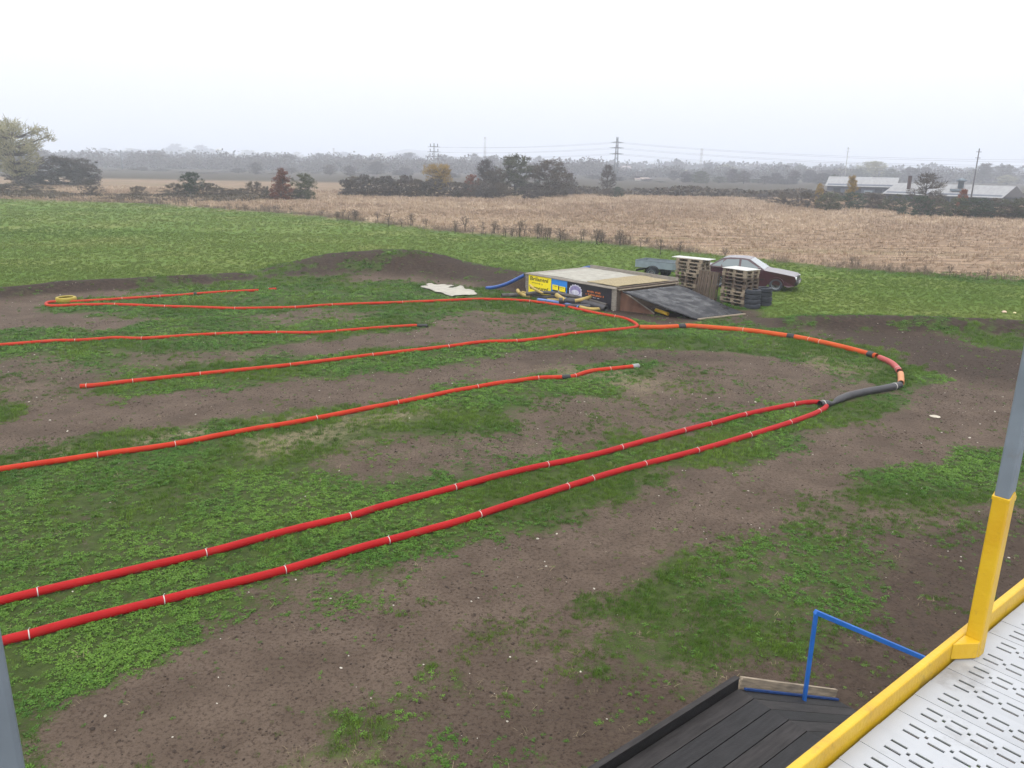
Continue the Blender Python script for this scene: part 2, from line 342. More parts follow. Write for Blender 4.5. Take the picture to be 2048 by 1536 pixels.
# ------------------------------------------------------------------ mesh helpers
class MB:
    def __init__(s): s.v = []; s.f = []; s.sm = []
    def add(s, v, f, smooth=False):
        o = len(s.v); s.v += [tuple(map(float, p)) for p in v]; s.f += [tuple(i+o for i in q) for q in f]; s.sm += [smooth]*len(f)
    def box(s, c, size, M=None):
        x, y, z = [q/2 for q in size]
        v = [Vector((a*x, b*y, d*z)) for a in (-1, 1) for b in (-1, 1) for d in (-1, 1)]
        if M is not None: v = [M @ p for p in v]
        v = [p+Vector(c) for p in v]
        s.add(v, [(0, 1, 3, 2), (4, 6, 7, 5), (0, 4, 5, 1), (2, 3, 7, 6), (0, 2, 6, 4), (1, 5, 7, 3)])
    def tube(s, pts, rad, n=8, cap=True, smooth=True):
        pts = [Vector(p) for p in pts]
        if not hasattr(rad, '__len__'): rad = [rad]*len(pts)
        v = []; f = []; prev = None
        for i, p in enumerate(pts):
            t = (pts[min(i+1, len(pts)-1)]-pts[max(i-1, 0)])
            if t.length < 1e-9: t = Vector((0, 0, 1))
            t.normalize()
            if prev is None:
                a = Vector((0, 0, 1)) if abs(t.z) < .9 else Vector((1, 0, 0)); nx = t.cross(a).normalized()
            else:
                nx = (prev-t*prev.dot(t))
                nx = nx.normalized() if nx.length > 1e-6 else t.orthogonal().normalized()
            prev = nx; ny = t.cross(nx)
            for k in range(n):
                a = 2*math.pi*k/n; v.append(p+(nx*math.cos(a)+ny*math.sin(a))*rad[i])
        for i in range(len(pts)-1):
            for k in range(n):
                k2 = (k+1) % n; f.append((i*n+k, i*n+k2, (i+1)*n+k2, (i+1)*n+k))
        s.add(v, f, smooth)
        if cap:
            o = len(s.v)-len(v)
            s.f += [tuple(o+k for k in range(n))[::-1], tuple(o+(len(pts)-1)*n+k for k in range(n))]; s.sm += [False, False]
    def lathe(s, prof, n=24, M=None, smooth=True, close=False):
        """prof: (r, z) list, around z"""
        v = []; f = []; L = len(prof)
        for k in range(n):
            a = 2*math.pi*k/n
            for r_, z_ in prof: v.append(Vector((r_*math.cos(a), r_*math.sin(a), z_)))
        if M is not None: v = [M @ p for p in v]
        for k in range(n):
            k2 = (k+1) % n
            for i in range(L if close else L-1):
                j = (i+1) % L
                f.append((k*L+i, k2*L+i, k2*L+j, k*L+j))
        s.add(v, f, smooth)
    def prism(s, poly, lo, hi, axis='y', M=None):
        """extrude a closed outline (2D) along an axis"""
        n = len(poly); v = []
        for d in (lo, hi):
            for a, b in poly:
                v.append(Vector((a, d, b)) if axis == 'y' else Vector((a, b, d)) if axis == 'z' else Vector((d, a, b)))
        if M is not None: v = [M @ p for p in v]
        f = [tuple(range(n)), tuple(range(2*n-1, n-1, -1))] + [(i, i+n, (i+1) % n+n, (i+1) % n) for i in range(n)]
        s.add(v, f)
    def mesh(s, name, material=None):
        me = bpy.data.meshes.new(name); me.from_pydata(s.v, [], s.f)
        me.polygons.foreach_set('use_smooth', s.sm)
        if material: me.materials.append(material)
        me.validate(); me.update(); return me
    def build(s, name, material, parent=None, loc=None, bevel=0, fixn=True):
        me = s.mesh(name, material)
        if fixn:
            bm = bmesh.new(); bm.from_mesh(me); bmesh.ops.recalc_face_normals(bm, faces=bm.faces); bm.to_mesh(me); bm.free()
        return obj(name, me, parent, loc, bevel)
def obj(name, me, parent=None, loc=None, bevel=0):
    o = bpy.data.objects.new(name, me); COL.objects.link(o)
    if parent: o.parent = parent
    if loc is not None: o.location = [float(q) for q in loc]
    if bevel:
        bv = o.modifiers.new('bevel', 'BEVEL'); bv.width = bevel; bv.segments = 2; bv.limit_method = 'ANGLE'
    return o
def tag(o, label=None, cat=None, group=None, kind=None):
    if label: o['label'] = label
    if cat: o['category'] = cat
    if group: o['group'] = group
    if kind: o['kind'] = kind
    return o
def empty(name, loc=(0, 0, 0), rz=0.0, label=None, cat=None, group=None, scale=None):
    o = bpy.data.objects.new(name, None); COL.objects.link(o); o.empty_display_size = .2
    o.location = [float(q) for q in loc]; o.rotation_euler = (0, 0, rz)
    if scale: o.scale = scale
    return tag(o, label, cat, group)
def copy_tree(o, parent=None):
    c = o.copy(); COL.objects.link(c); c.parent = parent
    for ch in list(o.children): copy_tree(ch, c)
    return c
def spline(pts, step=.15):
    """Catmull-Rom through 3D points, resampled"""
    P = [np.array(p, float) for p in pts]
    P = [2*P[0]-P[1]]+P+[2*P[-1]-P[-2]]; o = []
    for i in range(1, len(P)-2):
        L = np.linalg.norm(P[i+1]-P[i]); n = max(2, int(L/step))
        for k in range(n):
            t = k/n; a, b, c, d = P[i-1], P[i], P[i+1], P[i+2]
            o.append(.5*((2*b)+(-a+c)*t+(2*a-5*b+4*c-d)*t*t+(-a+3*b-3*c+d)*t**3))
    o.append(P[-2]); return o

# ================================================================== GROUND
def lines(lo, hi, fine_lo, fine_hi, st, grow):
    a = list(np.arange(fine_lo, fine_hi+1e-6, st)); d = st
    while a[-1] < hi: d *= grow; a.append(min(a[-1]+d, hi))
    d = st; b = []
    c = fine_lo
    while c > lo: d *= grow; c = max(c-d, lo); b.append(c)
    return np.array(b[::-1]+a)
gx = lines(-4000, 4000, -25, 27, .14, 1.13); gy = lines(-300, 4000, 4.5, 43, .14, 1.13)
GX, GY = np.meshgrid(gx, gy); NX, NY = len(gx), len(gy)
gz = height(GX, GY)
gv = np.stack([GX, GY, gz], -1).reshape(-1, 3)
idx = np.arange(NX*NY).reshape(NY, NX)
gf = np.stack([idx[:-1, :-1], idx[:-1, 1:], idx[1:, 1:], idx[1:, :-1]], -1).reshape(-1, 4)
me = bpy.data.meshes.new('ground')
me.vertices.add(len(gv)); me.vertices.foreach_set('co', gv.ravel())
me.loops.add(gf.size); me.loops.foreach_set('vertex_index', gf.ravel().astype(np.int32))
me.polygons.add(len(gf)); me.polygons.foreach_set('loop_start', np.arange(0, gf.size, 4, dtype=np.int32))
me.polygons.foreach_set('use_smooth', np.ones(len(gf), bool))
me.update(); me.validate()
g_, k_, s_ = fields(GX, GY)
for nm, arr in (('grass', g_), ('dark', np.clip(k_, 0, 1)), ('dry', np.clip(-k_, 0, 1)), ('straw', s_), ('stubble', stub(GX, GY)), ('meadow', meadow(GX, GY))):
    a = me.attributes.new(nm, 'FLOAT', 'POINT'); a.data.foreach_set('value', arr.ravel().astype(np.float32))
me.materials.append(ground_material())
ground = obj('ground', me); tag(ground, kind='structure')

# ================================================================== scattered ground cover (uncountable)
def blades_proto(name, n, rad, hgt, wid, seed, mtl, droop=.4):
    rnd = random.Random(seed); b = MB()
    for i in range(n):
        a = rnd.uniform(0, 6.283); r_ = rad*math.sqrt(rnd.random()); x, y = r_*math.cos(a), r_*math.sin(a)
        h = hgt*rnd.uniform(.5, 1.1); d = rnd.uniform(0, 6.283); q = rnd.uniform(.1, 1)*droop*h*2
        wx, wy = math.cos(d+1.57)*wid/2, math.sin(d+1.57)*wid/2
        tx, ty = x+math.cos(d)*q, y+math.sin(d)*q
        b.add([(x-wx, y-wy, -.01), (x+wx, y+wy, -.01), ((x+tx)/2+wx*.7, (y+ty)/2+wy*.7, h*.65), ((x+tx)/2-wx*.7, (y+ty)/2-wy*.7, h*.65), (tx, ty, h)], [(0, 1, 2, 3), (3, 2, 4)])
    return bpy.data.objects.new(name, b.mesh(name, mtl))
def leaf_proto(name, n, rad, hgt, size, seed, mtl):
    rnd = random.Random(seed); b = MB()
    for i in range(n):
        a = rnd.uniform(0, 6.283); r_ = rad*math.sqrt(rnd.random()); z = hgt*rnd.uniform(.2, 1)*(1-.6*(r_/rad)**2)
        M = Matrix.Translation((r_*math.cos(a), r_*math.sin(a), z)) @ Euler((rnd.gauss(0, .5), rnd.gauss(0, .5), rnd.uniform(0, 6.3))).to_matrix().to_4x4()
        s = size*rnd.uniform(.6, 1.3)
        pts = [(0, -s*.9, 0), (s*.55, -s*.1, s*.1), (s*.3, s*.8, 0), (-s*.3, s*.8, 0), (-s*.55, -s*.1, s*.1)]
        b.add([M @ Vector(p) for p in pts], [(0, 1, 2, 3, 4)])
    return bpy.data.objects.new(name, b.mesh(name, mtl))
def stone_proto(name, seed, mtl):
    rnd = random.Random(seed); bm = bmesh.new(); bmesh.ops.create_icosphere(bm, subdivisions=1, radius=1)
    for v in bm.verts: v.co = Vector((v.co.x*1.2, v.co.y*.9, v.co.z*.6))*rnd.uniform(.7, 1.15)
    me_ = bpy.data.meshes.new(name); bm.to_mesh(me_); bm.free(); me_.materials.append(mtl)
    return bpy.data.objects.new(name, me_)
def scatter(name, x, y, scale, tint, protos, lift=0.0, tilt=0.15, seed=1, idxs=None, z=None):
    rng = np.random.default_rng(seed); n = len(x)
    if z is None: z = height(x, y)+lift
    me_ = bpy.data.meshes.new(name); me_.vertices.add(n)
    me_.vertices.foreach_set('co', np.stack([x, y, z], -1).astype(np.float32).ravel())
    rot = np.stack([rng.normal(0, tilt, n), rng.normal(0, tilt, n), rng.uniform(0, 6.283, n)], -1).astype(np.float32)
    a = me_.attributes.new('rot', 'FLOAT_VECTOR', 'POINT'); a.data.foreach_set('vector', rot.ravel())
    a = me_.attributes.new('scl', 'FLOAT', 'POINT'); a.data.foreach_set('value', np.asarray(scale, np.float32))
    a = me_.attributes.new('tint', 'FLOAT', 'POINT'); a.data.foreach_set('value', np.asarray(tint, np.float32))
    if idxs is None: idxs = rng.integers(0, len(protos), n)
    a = me_.attributes.new('pick', 'INT', 'POINT'); a.data.foreach_set('value', np.asarray(idxs, np.int32))
    ng = bpy.data.node_groups.new(name+'_scatter', 'GeometryNodeTree')
    ng.interface.new_socket('Geometry', in_out='INPUT', socket_type='NodeSocketGeometry')
    ng.interface.new_socket('Geometry', in_out='OUTPUT', socket_type='NodeSocketGeometry')
    gi = ng.nodes.new('NodeGroupInput'); go = ng.nodes.new('NodeGroupOutput')
    ip = ng.nodes.new('GeometryNodeInstanceOnPoints'); jn = ng.nodes.new('GeometryNodeJoinGeometry')
    def na(nm, ty):
        q = ng.nodes.new('GeometryNodeInputNamedAttribute'); q.data_type = ty; q.inputs['Name'].default_value = nm; return q.outputs['Attribute']
    for p in reversed(protos):
        oi = ng.nodes.new('GeometryNodeObjectInfo'); oi.inputs['Object'].default_value = p; oi.inputs['As Instance'].default_value = True
        ng.links.new(oi.outputs['Geometry'], jn.inputs[0])
    ng.links.new(gi.outputs[0], ip.inputs['Points']); ng.links.new(jn.outputs[0], ip.inputs['Instance'])
    ip.inputs['Pick Instance'].default_value = True
    ng.links.new(na('pick', 'INT'), ip.inputs['Instance Index'])
    er = ng.nodes.new('FunctionNodeEulerToRotation'); ng.links.new(na('rot', 'FLOAT_VECTOR'), er.inputs[0]); ng.links.new(er.outputs[0], ip.inputs['Rotation'])
    cx = ng.nodes.new('ShaderNodeCombineXYZ'); sc_ = na('scl', 'FLOAT')
    for i in range(3): ng.links.new(sc_, cx.inputs[i])
    ng.links.new(cx.outputs[0], ip.inputs['Scale']); ng.links.new(ip.outputs[0], go.inputs[0])
    o = obj(name, me_); md = o.modifiers.new('scatter', 'NODES'); md.node_group = ng
    return o

M_grass = leafmat('grass_blades', (.038, .092, .008), (.118, .190, .024))
M_clover = leafmat('clover_leaves', (.034, .100, .010), (.100, .188, .024))
M_mead = leafmat('meadow_blades', (.082, .140, .019), (.140, .178, .036))
M_dry = leafmat('dry_straw', (.12, .09, .05), (.30, .245, .15))
M_stub = leafmat('maize_stubble', (.195, .128, .085), (.42, .32, .225))
M_stone = mat('pale_stone', (.42, .39, .33), .85, .25, 3, obj_rand=.2)
M_clod = mat('earth_clod', (.045, .031, .023), .95, .4, 6, obj_rand=.4)
def frustum(n, y0, y1, rng, mg=2.5):
    y = np.sqrt(rng.uniform(y0*y0, y1*y1, n)); x = rng.uniform(-1, 1, n)*(y*.72+mg); return x, y
rng = np.random.default_rng(5)
protoA = [blades_proto('tuft_a', 26, .060, .045, .006, 1, M_grass), blades_proto('tuft_b', 20, .050, .060, .006, 2, M_grass),
          leaf_proto('clover_a', 26, .060, .032, .013, 3, M_clover), leaf_proto('clover_b', 20, .050, .040, .016, 4, M_clover)]
X_, Y_, S_, T_, I_ = [], [], [], [], []
for (y0, y1, dens, sc_) in ((4.6, 9, 520, .78), (9, 14, 330, .9), (14, 21, 190, 1.15), (21, 30, 95, 1.5), (30, 43, 50, 1.9)):
    area = (y1*y1-y0*y0)*.72+5*(y1-y0); n = int(area*dens)
    x, y = frustum(n, y0, y1, rng)
    g, k, s = fields(x, y); md_ = meadow(x, y)
    patch = fbm(x*2.2, y*2.2, 91, 3); fine = fbm(x*6.5, y*6.5, 92, 2); big = fbm(x*.45, y*.45, 93, 3)
    hole = fbm(x*3.4, y*3.4, 95, 3)
    p = (.02+.98*sst(.12, .95, g+(patch-.5)*1.1+(fine-.5)*.7+(big-.5)*.6)*(.25+.75*sst(.34, .52, hole)))*(1-.55*s)*(1-md_)
    tc_ = np.zeros(n, bool)
    for q in TARPS: tc_ |= polydist(x, y, q) > -.15
    p = np.where(tc_, 0, p)
    kp = rng.random(n) < p
    x, y, g, patch, kk = x[kp], y[kp], g[kp], patch[kp], k[kp]
    X_.append(x); Y_.append(y); S_.append(sc_*rng.uniform(.55, 1.15, len(x))*(.62+.5*g))
    T_.append(np.clip(fbm(x*.8, y*.8, 17, 3)*1.5-.55+rng.normal(0, .12, len(x)), -.1, .8))
    clov = fbm(x*.5, y*.5, 61, 2)+rng.normal(0, .1, len(x))
    I_.append(np.where(clov > .5, rng.integers(2, 4, len(x)), rng.integers(0, 2, len(x))))
tag(scatter('track_grass', *[np.concatenate(q) for q in (X_, Y_, S_, T_)], protoA, idxs=np.concatenate(I_)), 'short green grass and clover growing between the dirt lanes', 'grass', kind='stuff')
protoM = [blades_proto('meadow_a', 30, .10, .055, .010, 11, M_mead), blades_proto('meadow_b', 24, .09, .08, .009, 12, M_mead)]
X_, Y_, S_, T_ = [], [], [], []
for (y0, y1, dens, sc_) in ((25, 40, 60, .95), (40, 60, 22, 1.3), (60, 85, 7, 1.7), (85, 118, 3.2, 2.2)):
    area = (y1*y1-y0*y0)*.72+5*(y1-y0); n = int(area*dens); x, y = frustum(n, y0, y1, rng)
    kp = rng.random(n) < meadow(x, y)*(1-stub(x, y)); x, y = x[kp], y[kp]
    X_.append(x); Y_.append(y); S_.append(sc_*rng.uniform(.5, 1.1, len(x)))
    T_.append(np.clip(fbm(x*.06, y*.12, 18, 3)*1.3-.40+rng.normal(0, .06, len(x)), -.1, .9))
tag(scatter('meadow_grass', *[np.concatenate(q) for q in (X_, Y_, S_, T_)], protoM), 'mown yellowish green grass of the meadow beyond the banks', 'grass', kind='stuff')
# stubble rows
protoS = [blades_proto('stubble_a', 9, .12, .20, .030, 21, M_stub, .25), blades_proto('stubble_b', 12, .22, .09, .035, 22, M_stub, 1.6)]
n = 60000; x, y = frustum(n, 38, 150, rng, 6)
rd = np.array([.63, .78]); rn = np.array([-.78, .63])
a = x*rd[0]+y*rd[1]; b = x*rn[0]+y*rn[1]; b = np.round(b/.75)*.75+rng.normal(0, .10, n)
x = a*rd[0]+b*rn[0]; y = a*rd[1]+b*rn[1]
kp = rng.random(n) < stub(x, y); x, y = x[kp], y[kp]
tag(scatter('maize_stubble', x, y, rng.uniform(.7, 1.5, len(x))*np.clip(y/60, 1, 2), np.clip(fbm(x*.1, y*.1, 19, 3)*1.4-.4+rng.normal(0, .2, len(x)), 0, .9), protoS), 'pale dry maize stubble and litter covering the field', 'stubble', kind='stuff')
# straw litter, pebbles, clods
protoD = [blades_proto('straw_a', 14, .12, .012, .004, 31, M_dry, 5.0), blades_proto('straw_b', 6, .10, .016, .004, 32, M_dry, 4.0)]
n = 26000; x, y = frustum(n, 4.8, 24, rng); g, k, s = fields(x, y)
kp = rng.random(n) < np.clip(s*.9+.02+.06*((g > .12) & (g < .5)), 0, 1); x, y = x[kp], y[kp]
tag(scatter('dry_straw', x, y, rng.uniform(.6, 1.5, len(x)), rng.uniform(0, .6, len(x)), protoD), 'dry straw and dead grass strewn over the dirt lanes', 'straw', kind='stuff')
protoP = [stone_proto('pebble_a', 1, M_stone), stone_proto('pebble_b', 2, M_stone)]
n = 4200; x, y = frustum(n, 5, 34, rng); g, k, s = fields(x, y); kp = (rng.random(n) < (.95-.75*g)*(.35+.65*fbm(x*.4, y*.4, 5, 2))) & (meadow(x, y) < .1); x, y = x[kp], y[kp]
tag(scatter('pebbles', x, y, np.clip(rng.lognormal(-4.75, .5, len(x)), .004, .028), np.zeros(len(x)), protoP, lift=.004), 'small whitish pebbles lying scattered on the bare soil', 'pebbles', kind='stuff')
protoC = [stone_proto('clod_a', 5, M_clod), stone_proto('clod_b', 6, M_clod)]
n = 90000; x, y = frustum(n, 5, 26, rng); g, k, s = fields(x, y); kp = (rng.random(n) < (.10+.9*sst(.40, .62, fbm(x*1.6, y*1.6, 55, 3)+.25*k))*sst(.75, .25, g)) & (meadow(x, y) < .1); x, y = x[kp], y[kp]
tag(scatter('earth_clods', x, y, np.clip(rng.lognormal(-4.75, .45, len(x)), .004, .032), np.zeros(len(x)), protoC, lift=.002), 'dark crumbs and clods of earth on the dirt lanes', 'clods', kind='stuff')

# ================================================================== TRACK PIPES
M_red = mat('red_duct', (.29, .0065, .0075), .55, .10, 3, spec=.12, col2=(.34, .010, .010), wear=((.16, .06, .035), 5.0, .58, .75, .55))
M_redo = mat('orange_red_duct', (.36, .020, .006), .55, .10, 3, spec=.12, col2=(.41, .032, .010), wear=((.20, .08, .045), 4.0, .58, .75, .5))
M_orange = mat('orange_pipe', (.40, .052, .006), .5, .1, 2, spec=.15, col2=(.45, .072, .010), wear=((.24, .11, .06), 4.0, .58, .75, .5))
M_pink = mat('faded_pink_pipe', (.34, .055, .050), .5, .1, 3)
M_tan = mat('faded_orange_pipe', (.48, .20, .085), .55, .12, 3)
M_blk = mat('black_rubber', (.018, .018, .020), .55, .3, 6, spec=.4)
M_blkpipe = mat('black_corrugated', (.030, .028, .032), .5, .3, 8, spec=.45)
M_tie = mat('white_tie', (.48, .46, .43), .5, .12, 6)
M_grey = mat('grey_plastic', (.22, .22, .23), .5, .2, 6)
def ground_pts(pp, r, sink=.01):
    o = []
    for p in pp:
        q = G(p[0], p[1], r); q[2] = hz(q[0], q[1])+r-sink; o.append(q)
    return o
def corrugate(path, r, period=.014, depth=.0):
    return r
def pipe(name, pp, r, mtl, label, cat='pipe', ties=(), group=None, hollow=True, step=.12, sink=.012):
    ctr = ground_pts(pp, r, sink)
    path = spline(ctr, step)
    # follow the ground
    out_ = []
    for q in path:
        q = np.array(q); q[2] = .5*q[2]+.5*(hz(q[0], q[1])+r-sink); out_.append(q)
    root = empty(name, (out_[0][0], out_[0][1], hz(out_[0][0], out_[0][1])), label=label, cat=cat, group=group)
    off = np.array(root.location)
    b = MB(); P = [q-off for q in out_]
    b.tube(P, r, 14, cap=False)
    # inner wall so the ends read as open pipes
    for a, c in ((0, 1), (-1, -2)):
        d = (P[c]-P[a]); d = d/np.linalg.norm(d); b.tube([P[a], P[a]+d*.3], r*.86, 14, cap=False)
        b.tube([P[a], P[a]+d*.002], [r, r*.86], 14, cap=False)
    b.build('tube', mtl, root, fixn=False)
    arr = np.array(out_)
    for t in ties:
        q = G(t[0], t[1], r); i = int(np.argmin(np.hypot(arr[:, 0]-q[0], arr[:, 1]-q[1]))); i = min(max(i, 1), len(arr)-2)
        d = arr[i+1]-arr[i-1]; d = d/np.linalg.norm(d); c = arr[i]-off
        kind = t[2] if len(t) > 2 else 'tie'
        if kind == 'tie':
            tb = MB(); tb.tube([c-d*.006, c-d*.005, c+d*.005, c+d*.006], [r*1.0, r+.003, r+.003, r*1.0], 14, cap=False)
            side = np.array([-d[1], d[0], 0]); e = c+np.array([0, 0, r])+side*.01
            tb.tube([e, e+np.array([.008, .008, .018]), e+np.array([.018, .010, .016])], .0035, 5)
            tb.build('tie', M_tie, root, fixn=False)
        else:
            L = t[3]; tb = MB(); tb.tube([c-d*L/2, c-d*L/2, c-d*(L/2-.01), c+d*(L/2-.01), c+d*L/2, c+d*L/2], [r*.9, r+.008, r+.013, r+.013, r+.008, r*.9], 16, cap=False)
            tb.build(kind, t[4], root, fixn=False)
    return root
HAIR = [(-150,1330),(-60,1303),(5,1280),(58,1267),(160,1239),(328,1198),(450,1168),(570,1138),(720,1094),(777,1079),(900,1046),(960,1029),(1050,1002),(1135,975),(1185,959),(1290,927),(1395,900),(1500,869),(1580,844),(1622,829),(1642,820),(1652,813),(1650,807),(1636,803.5),(1618,803.5),(1600,805.5),(1560,813),(1490,828),(1435,843),(1368,860),(1243,895),(1180,913),(1095,930),(1000,952),(910,976),(850,991),(760,1014),(700,1031),(600,1054),(500,1081),(412,1104),(240,1144),(75,1182),(0,1200),(-60,1214),(-150,1234)]
pipe('drain_pipe', HAIR, .058, M_red, 'long red plastic pipe bent back on itself in a narrow hairpin, white ties', ties=[(60,1266),(329,1198),(570,1138),(777,1079),(961,1029),(1136,975),(1186,959),(1288,928),(1396,900),(1497,870),(1581,844),(76,1182),(413,1104),(701,1031),(912,976),(1093,930),(1243,895),(1368,860),(1421,846),(1488,829),(1586,808),(1644,822)])
pipe('drain_pipe', [(-150,953),(-60,944),(0,937),(60,930),(195,910),(350,888),(480,863),(633,836),(795,804),(955,773),(1040,761),(1085,757),(1132,755),(1150,752),(1180,744),(1220,739),(1262,734),(1277,732)], .056, M_redo,
     'wavy single red pipe with a black coupling sleeve and grey end piece', ties=[(195,910),(349,888),(633,836),(796,804),(953,773),(1076,758),(1148,752),(1220,739),(1270,733),(1134,755,'coupling',.22,M_blk),(1283,731,'end_piece',.20,M_grey)])
P4 = [(160,772),(200,769),(265,761),(400,747),(512,736),(580,729),(745,709),(897,692),(960,685),(1040,681),(1090,675),(1150,666),(1200,661),(1246,657),(1272,653),(1273,648),(1260,640),(1240,634),(1200,627),(1130,613),(1060,603),(1005,599),(950,598),(900,600),(805,604),(664,609),(590,614),(540,615),(470,616),(400,614),(330,612),(230,609),(150,610),(103,611),(92,607),(103,603),(145,603),(215,600),(310,594),(360,590),(390,587),(450,583),(517,580)]
pipe('drain_pipe', P4, .055, M_redo, 'longest red pipe, looping from the ramp corner round the yellow tyre', ties=[(167,771),(265,761),(402,747),(580,729),(746,709),(897,692),(1029,681),(1152,666),(1230,632),(1060,603),(805,604),(664,609),(588,614),(472,616),(330,612),(228,609),(245,598),(315,593),(390,587,'coupling',.12,M_blk)])
pipe('drain_pipe', [(538,578),(552,577)], .05, M_redo, 'short loose stub of red pipe lying in the grass', step=.05)
pipe('drain_pipe', [(-150,699),(-40,692),(0,689),(110,682),(150,681),(200,677),(230,675),(283,676),(380,670),(440,667),(520,665),(600,666),(640,664),(672,662),(760,655),(820,651),(852,651)], .052, M_redo,
     'red pipe with a black plug on its free end', ties=[(151,681),(283,676),(428,668),(556,665),(674,662),(859,651,'plug',.34,M_blk)])
pipe('drain_pipe', [(1279,654),(1320,654),(1363,652),(1378,651),(1420,654),(1500,661),(1582,672),(1640,683),(1700,697),(1753,712)], .083, M_orange,
     'thick orange pipe with three black sleeves curving towards the right bank', ties=[(1363,652,'coupling',.26,M_blk),(1582,672,'coupling',.24,M_blk),(1752,712,'coupling',.22,M_blk),(1480,659),(1620,679),(1640,683)], step=.2)
pipe('drain_pipe', [(1759,715),(1776,722),(1790,732),(1799,744)], .083, M_pink, 'faded pinkish red curved pipe elbow joining the orange pipe', ties=[(1797,740)])
pipe('drain_pipe', [(1801,748),(1802,757),(1802,766)], .080, M_tan, 'short sun-bleached orange pipe piece with an open end')
# crushed black duct
rb = .088
bp_ = [(1800,770),(1770,776),(1730,783),(1700,790),(1684,796),(1668,803),(1655,806),(1640,808)]
ctr = spline(ground_pts(bp_, rb), .03)
root = empty('drain_pipe', (ctr[0][0], ctr[0][1], 0), label='thick black corrugated duct with a crushed, twisted end', cat='pipe')
b = MB(); L = len(ctr); rr = []; pp2 = []
for i, q in enumerate(ctr):
    t = i/L; pinch = .52*math.exp(-((t-.86)/.055)**2)
    r_ = rb*(1-pinch)*(1+.045*(i % 2)); rr.append(r_); pp2.append((q[0]-root.location[0], q[1]-root.location[1], q[2]-rb*pinch*.55))
b.tube(pp2, rr, 16, cap=False); d0 = np.array(pp2[-2])-np.array(pp2[-1]); d0 /= np.linalg.norm(d0)
b.tube([pp2[-1], np.array(pp2[-1])+d0*.25], rb*.88, 16, cap=False)
b.build('duct', M_blkpipe, root, fixn=False)
for i in (int(L*.08), int(L*.965)):
    c = np.array(pp2[i]); d = np.array(pp2[min(i+1, L-1)])-np.array(pp2[i-1]); d /= np.linalg.norm(d)
    tb = MB(); tb.tube([c-d*.01, c-d*.008, c+d*.008, c+d*.01], [rb*1.03, rb*1.09, rb*1.09, rb*1.03], 16, cap=False); tb.build('tie', M_tie, root, fixn=False)

# ================================================================== JUMP BOX (wooden table with earth approach)
M_ply = mat('weathered_board', (.23, .205, .175), .8, .25, 5, bump=.2, stretch=(1, 6, 6))
M_deck = mat('pale_deck_cloth', (.30, .285, .245), .9, .16, 3.5, bump=.3, bscale=25)
M_strawcloth = mat('straw_matting', (.27, .22, .13), .95, .3, 14, bump=.5, bscale=60)
M_wood = mat('raw_timber', (.22, .178, .130), .75, .45, 4, bump=.15, stretch=(1, 10, 10), obj_rand=.12)
M_oldwood = mat('old_timber', (.095, .070, .052), .85, .5, 4, bump=.25, stretch=(1, 9, 9), obj_rand=.22)
M_reddish = mat('red_brown_board', (.115, .058, .038), .85, .3, 4, stretch=(1, 1, .3))
M_felt = mat('black_roofing_felt', (.008, .008, .011), .16, .6, 2.2, bump=.35, bscale=12, spec=.25, rough2=.62, stretch=(1, 1.6, 1))
M_yel = mat('banner_yellow', (.80, .66, .012), .5, .06, 4)
M_blu = mat('banner_blue', (.020, .20, .60), .5, .1, 4)
M_ink = mat('banner_black', (.018, .016, .022), .45, .3, 4)
M_silver = mat('banner_silver', (.50, .50, .58), .5, .25, 9)
M_lilac = mat('banner_lilac', (.22, .19, .36), .5, .2, 9)
M_orink = mat('banner_orange', (.60, .17, .03), .5, .15, 9)
M_white = mat('white_paint', (.46, .455, .43), .6, .08, 5)
M_bristle = mat('banner_bristle', (.34, .38, .42), .6, .35, 30, stretch=(6, 1, .5))
ang = math.atan2(BOX_U[1], BOX_U[0])
jump = empty('jump_ramp', (BOX_A[0], BOX_A[1], 0), ang, 'low wooden jump table with advertising banners along its side', 'ramp')
# local frame: x along the near side, y = across (away from the viewer), z up
BH = BOX_H
b = MB(); b.box((BOX_L/2, .10, BH/2-.02), (BOX_L-.1, .04, BH-.06)); b.build('side_panel', M_ply, jump)
b = MB(); b.box((BOX_L/2, BOX_W-.05, BH/2-.02), (BOX_L-.1, .04, BH-.06)); b.build('side_panel', M_ply, jump)
b = MB(); b.box((BOX_L-.03, BOX_W/2, BH/2-.04), (.04, BOX_W-.2, BH-.1)); b.build('end_panel', M_oldwood, jump)
for x, wd in ((.10, .20), (BOX_L-.12, .22)):
    for k in range(5):
        b = MB(); b.box((x, .055, .085+k*.165), (wd, .05, .155)); b.build('corner_board', M_ply, jump, bevel=.006)
b = MB(); b.box((BOX_L/2, .06, BH-.015), (BOX_L, .16, .035)); b.build('edge_beam', M_ply, jump, bevel=.005)
b = MB(); b.box((BOX_L/2+.2, BOX_W-.02, BH+.06), (BOX_L-.3, .04, .20)); b.build('rear_kerb', M_ply, jump, bevel=.004)
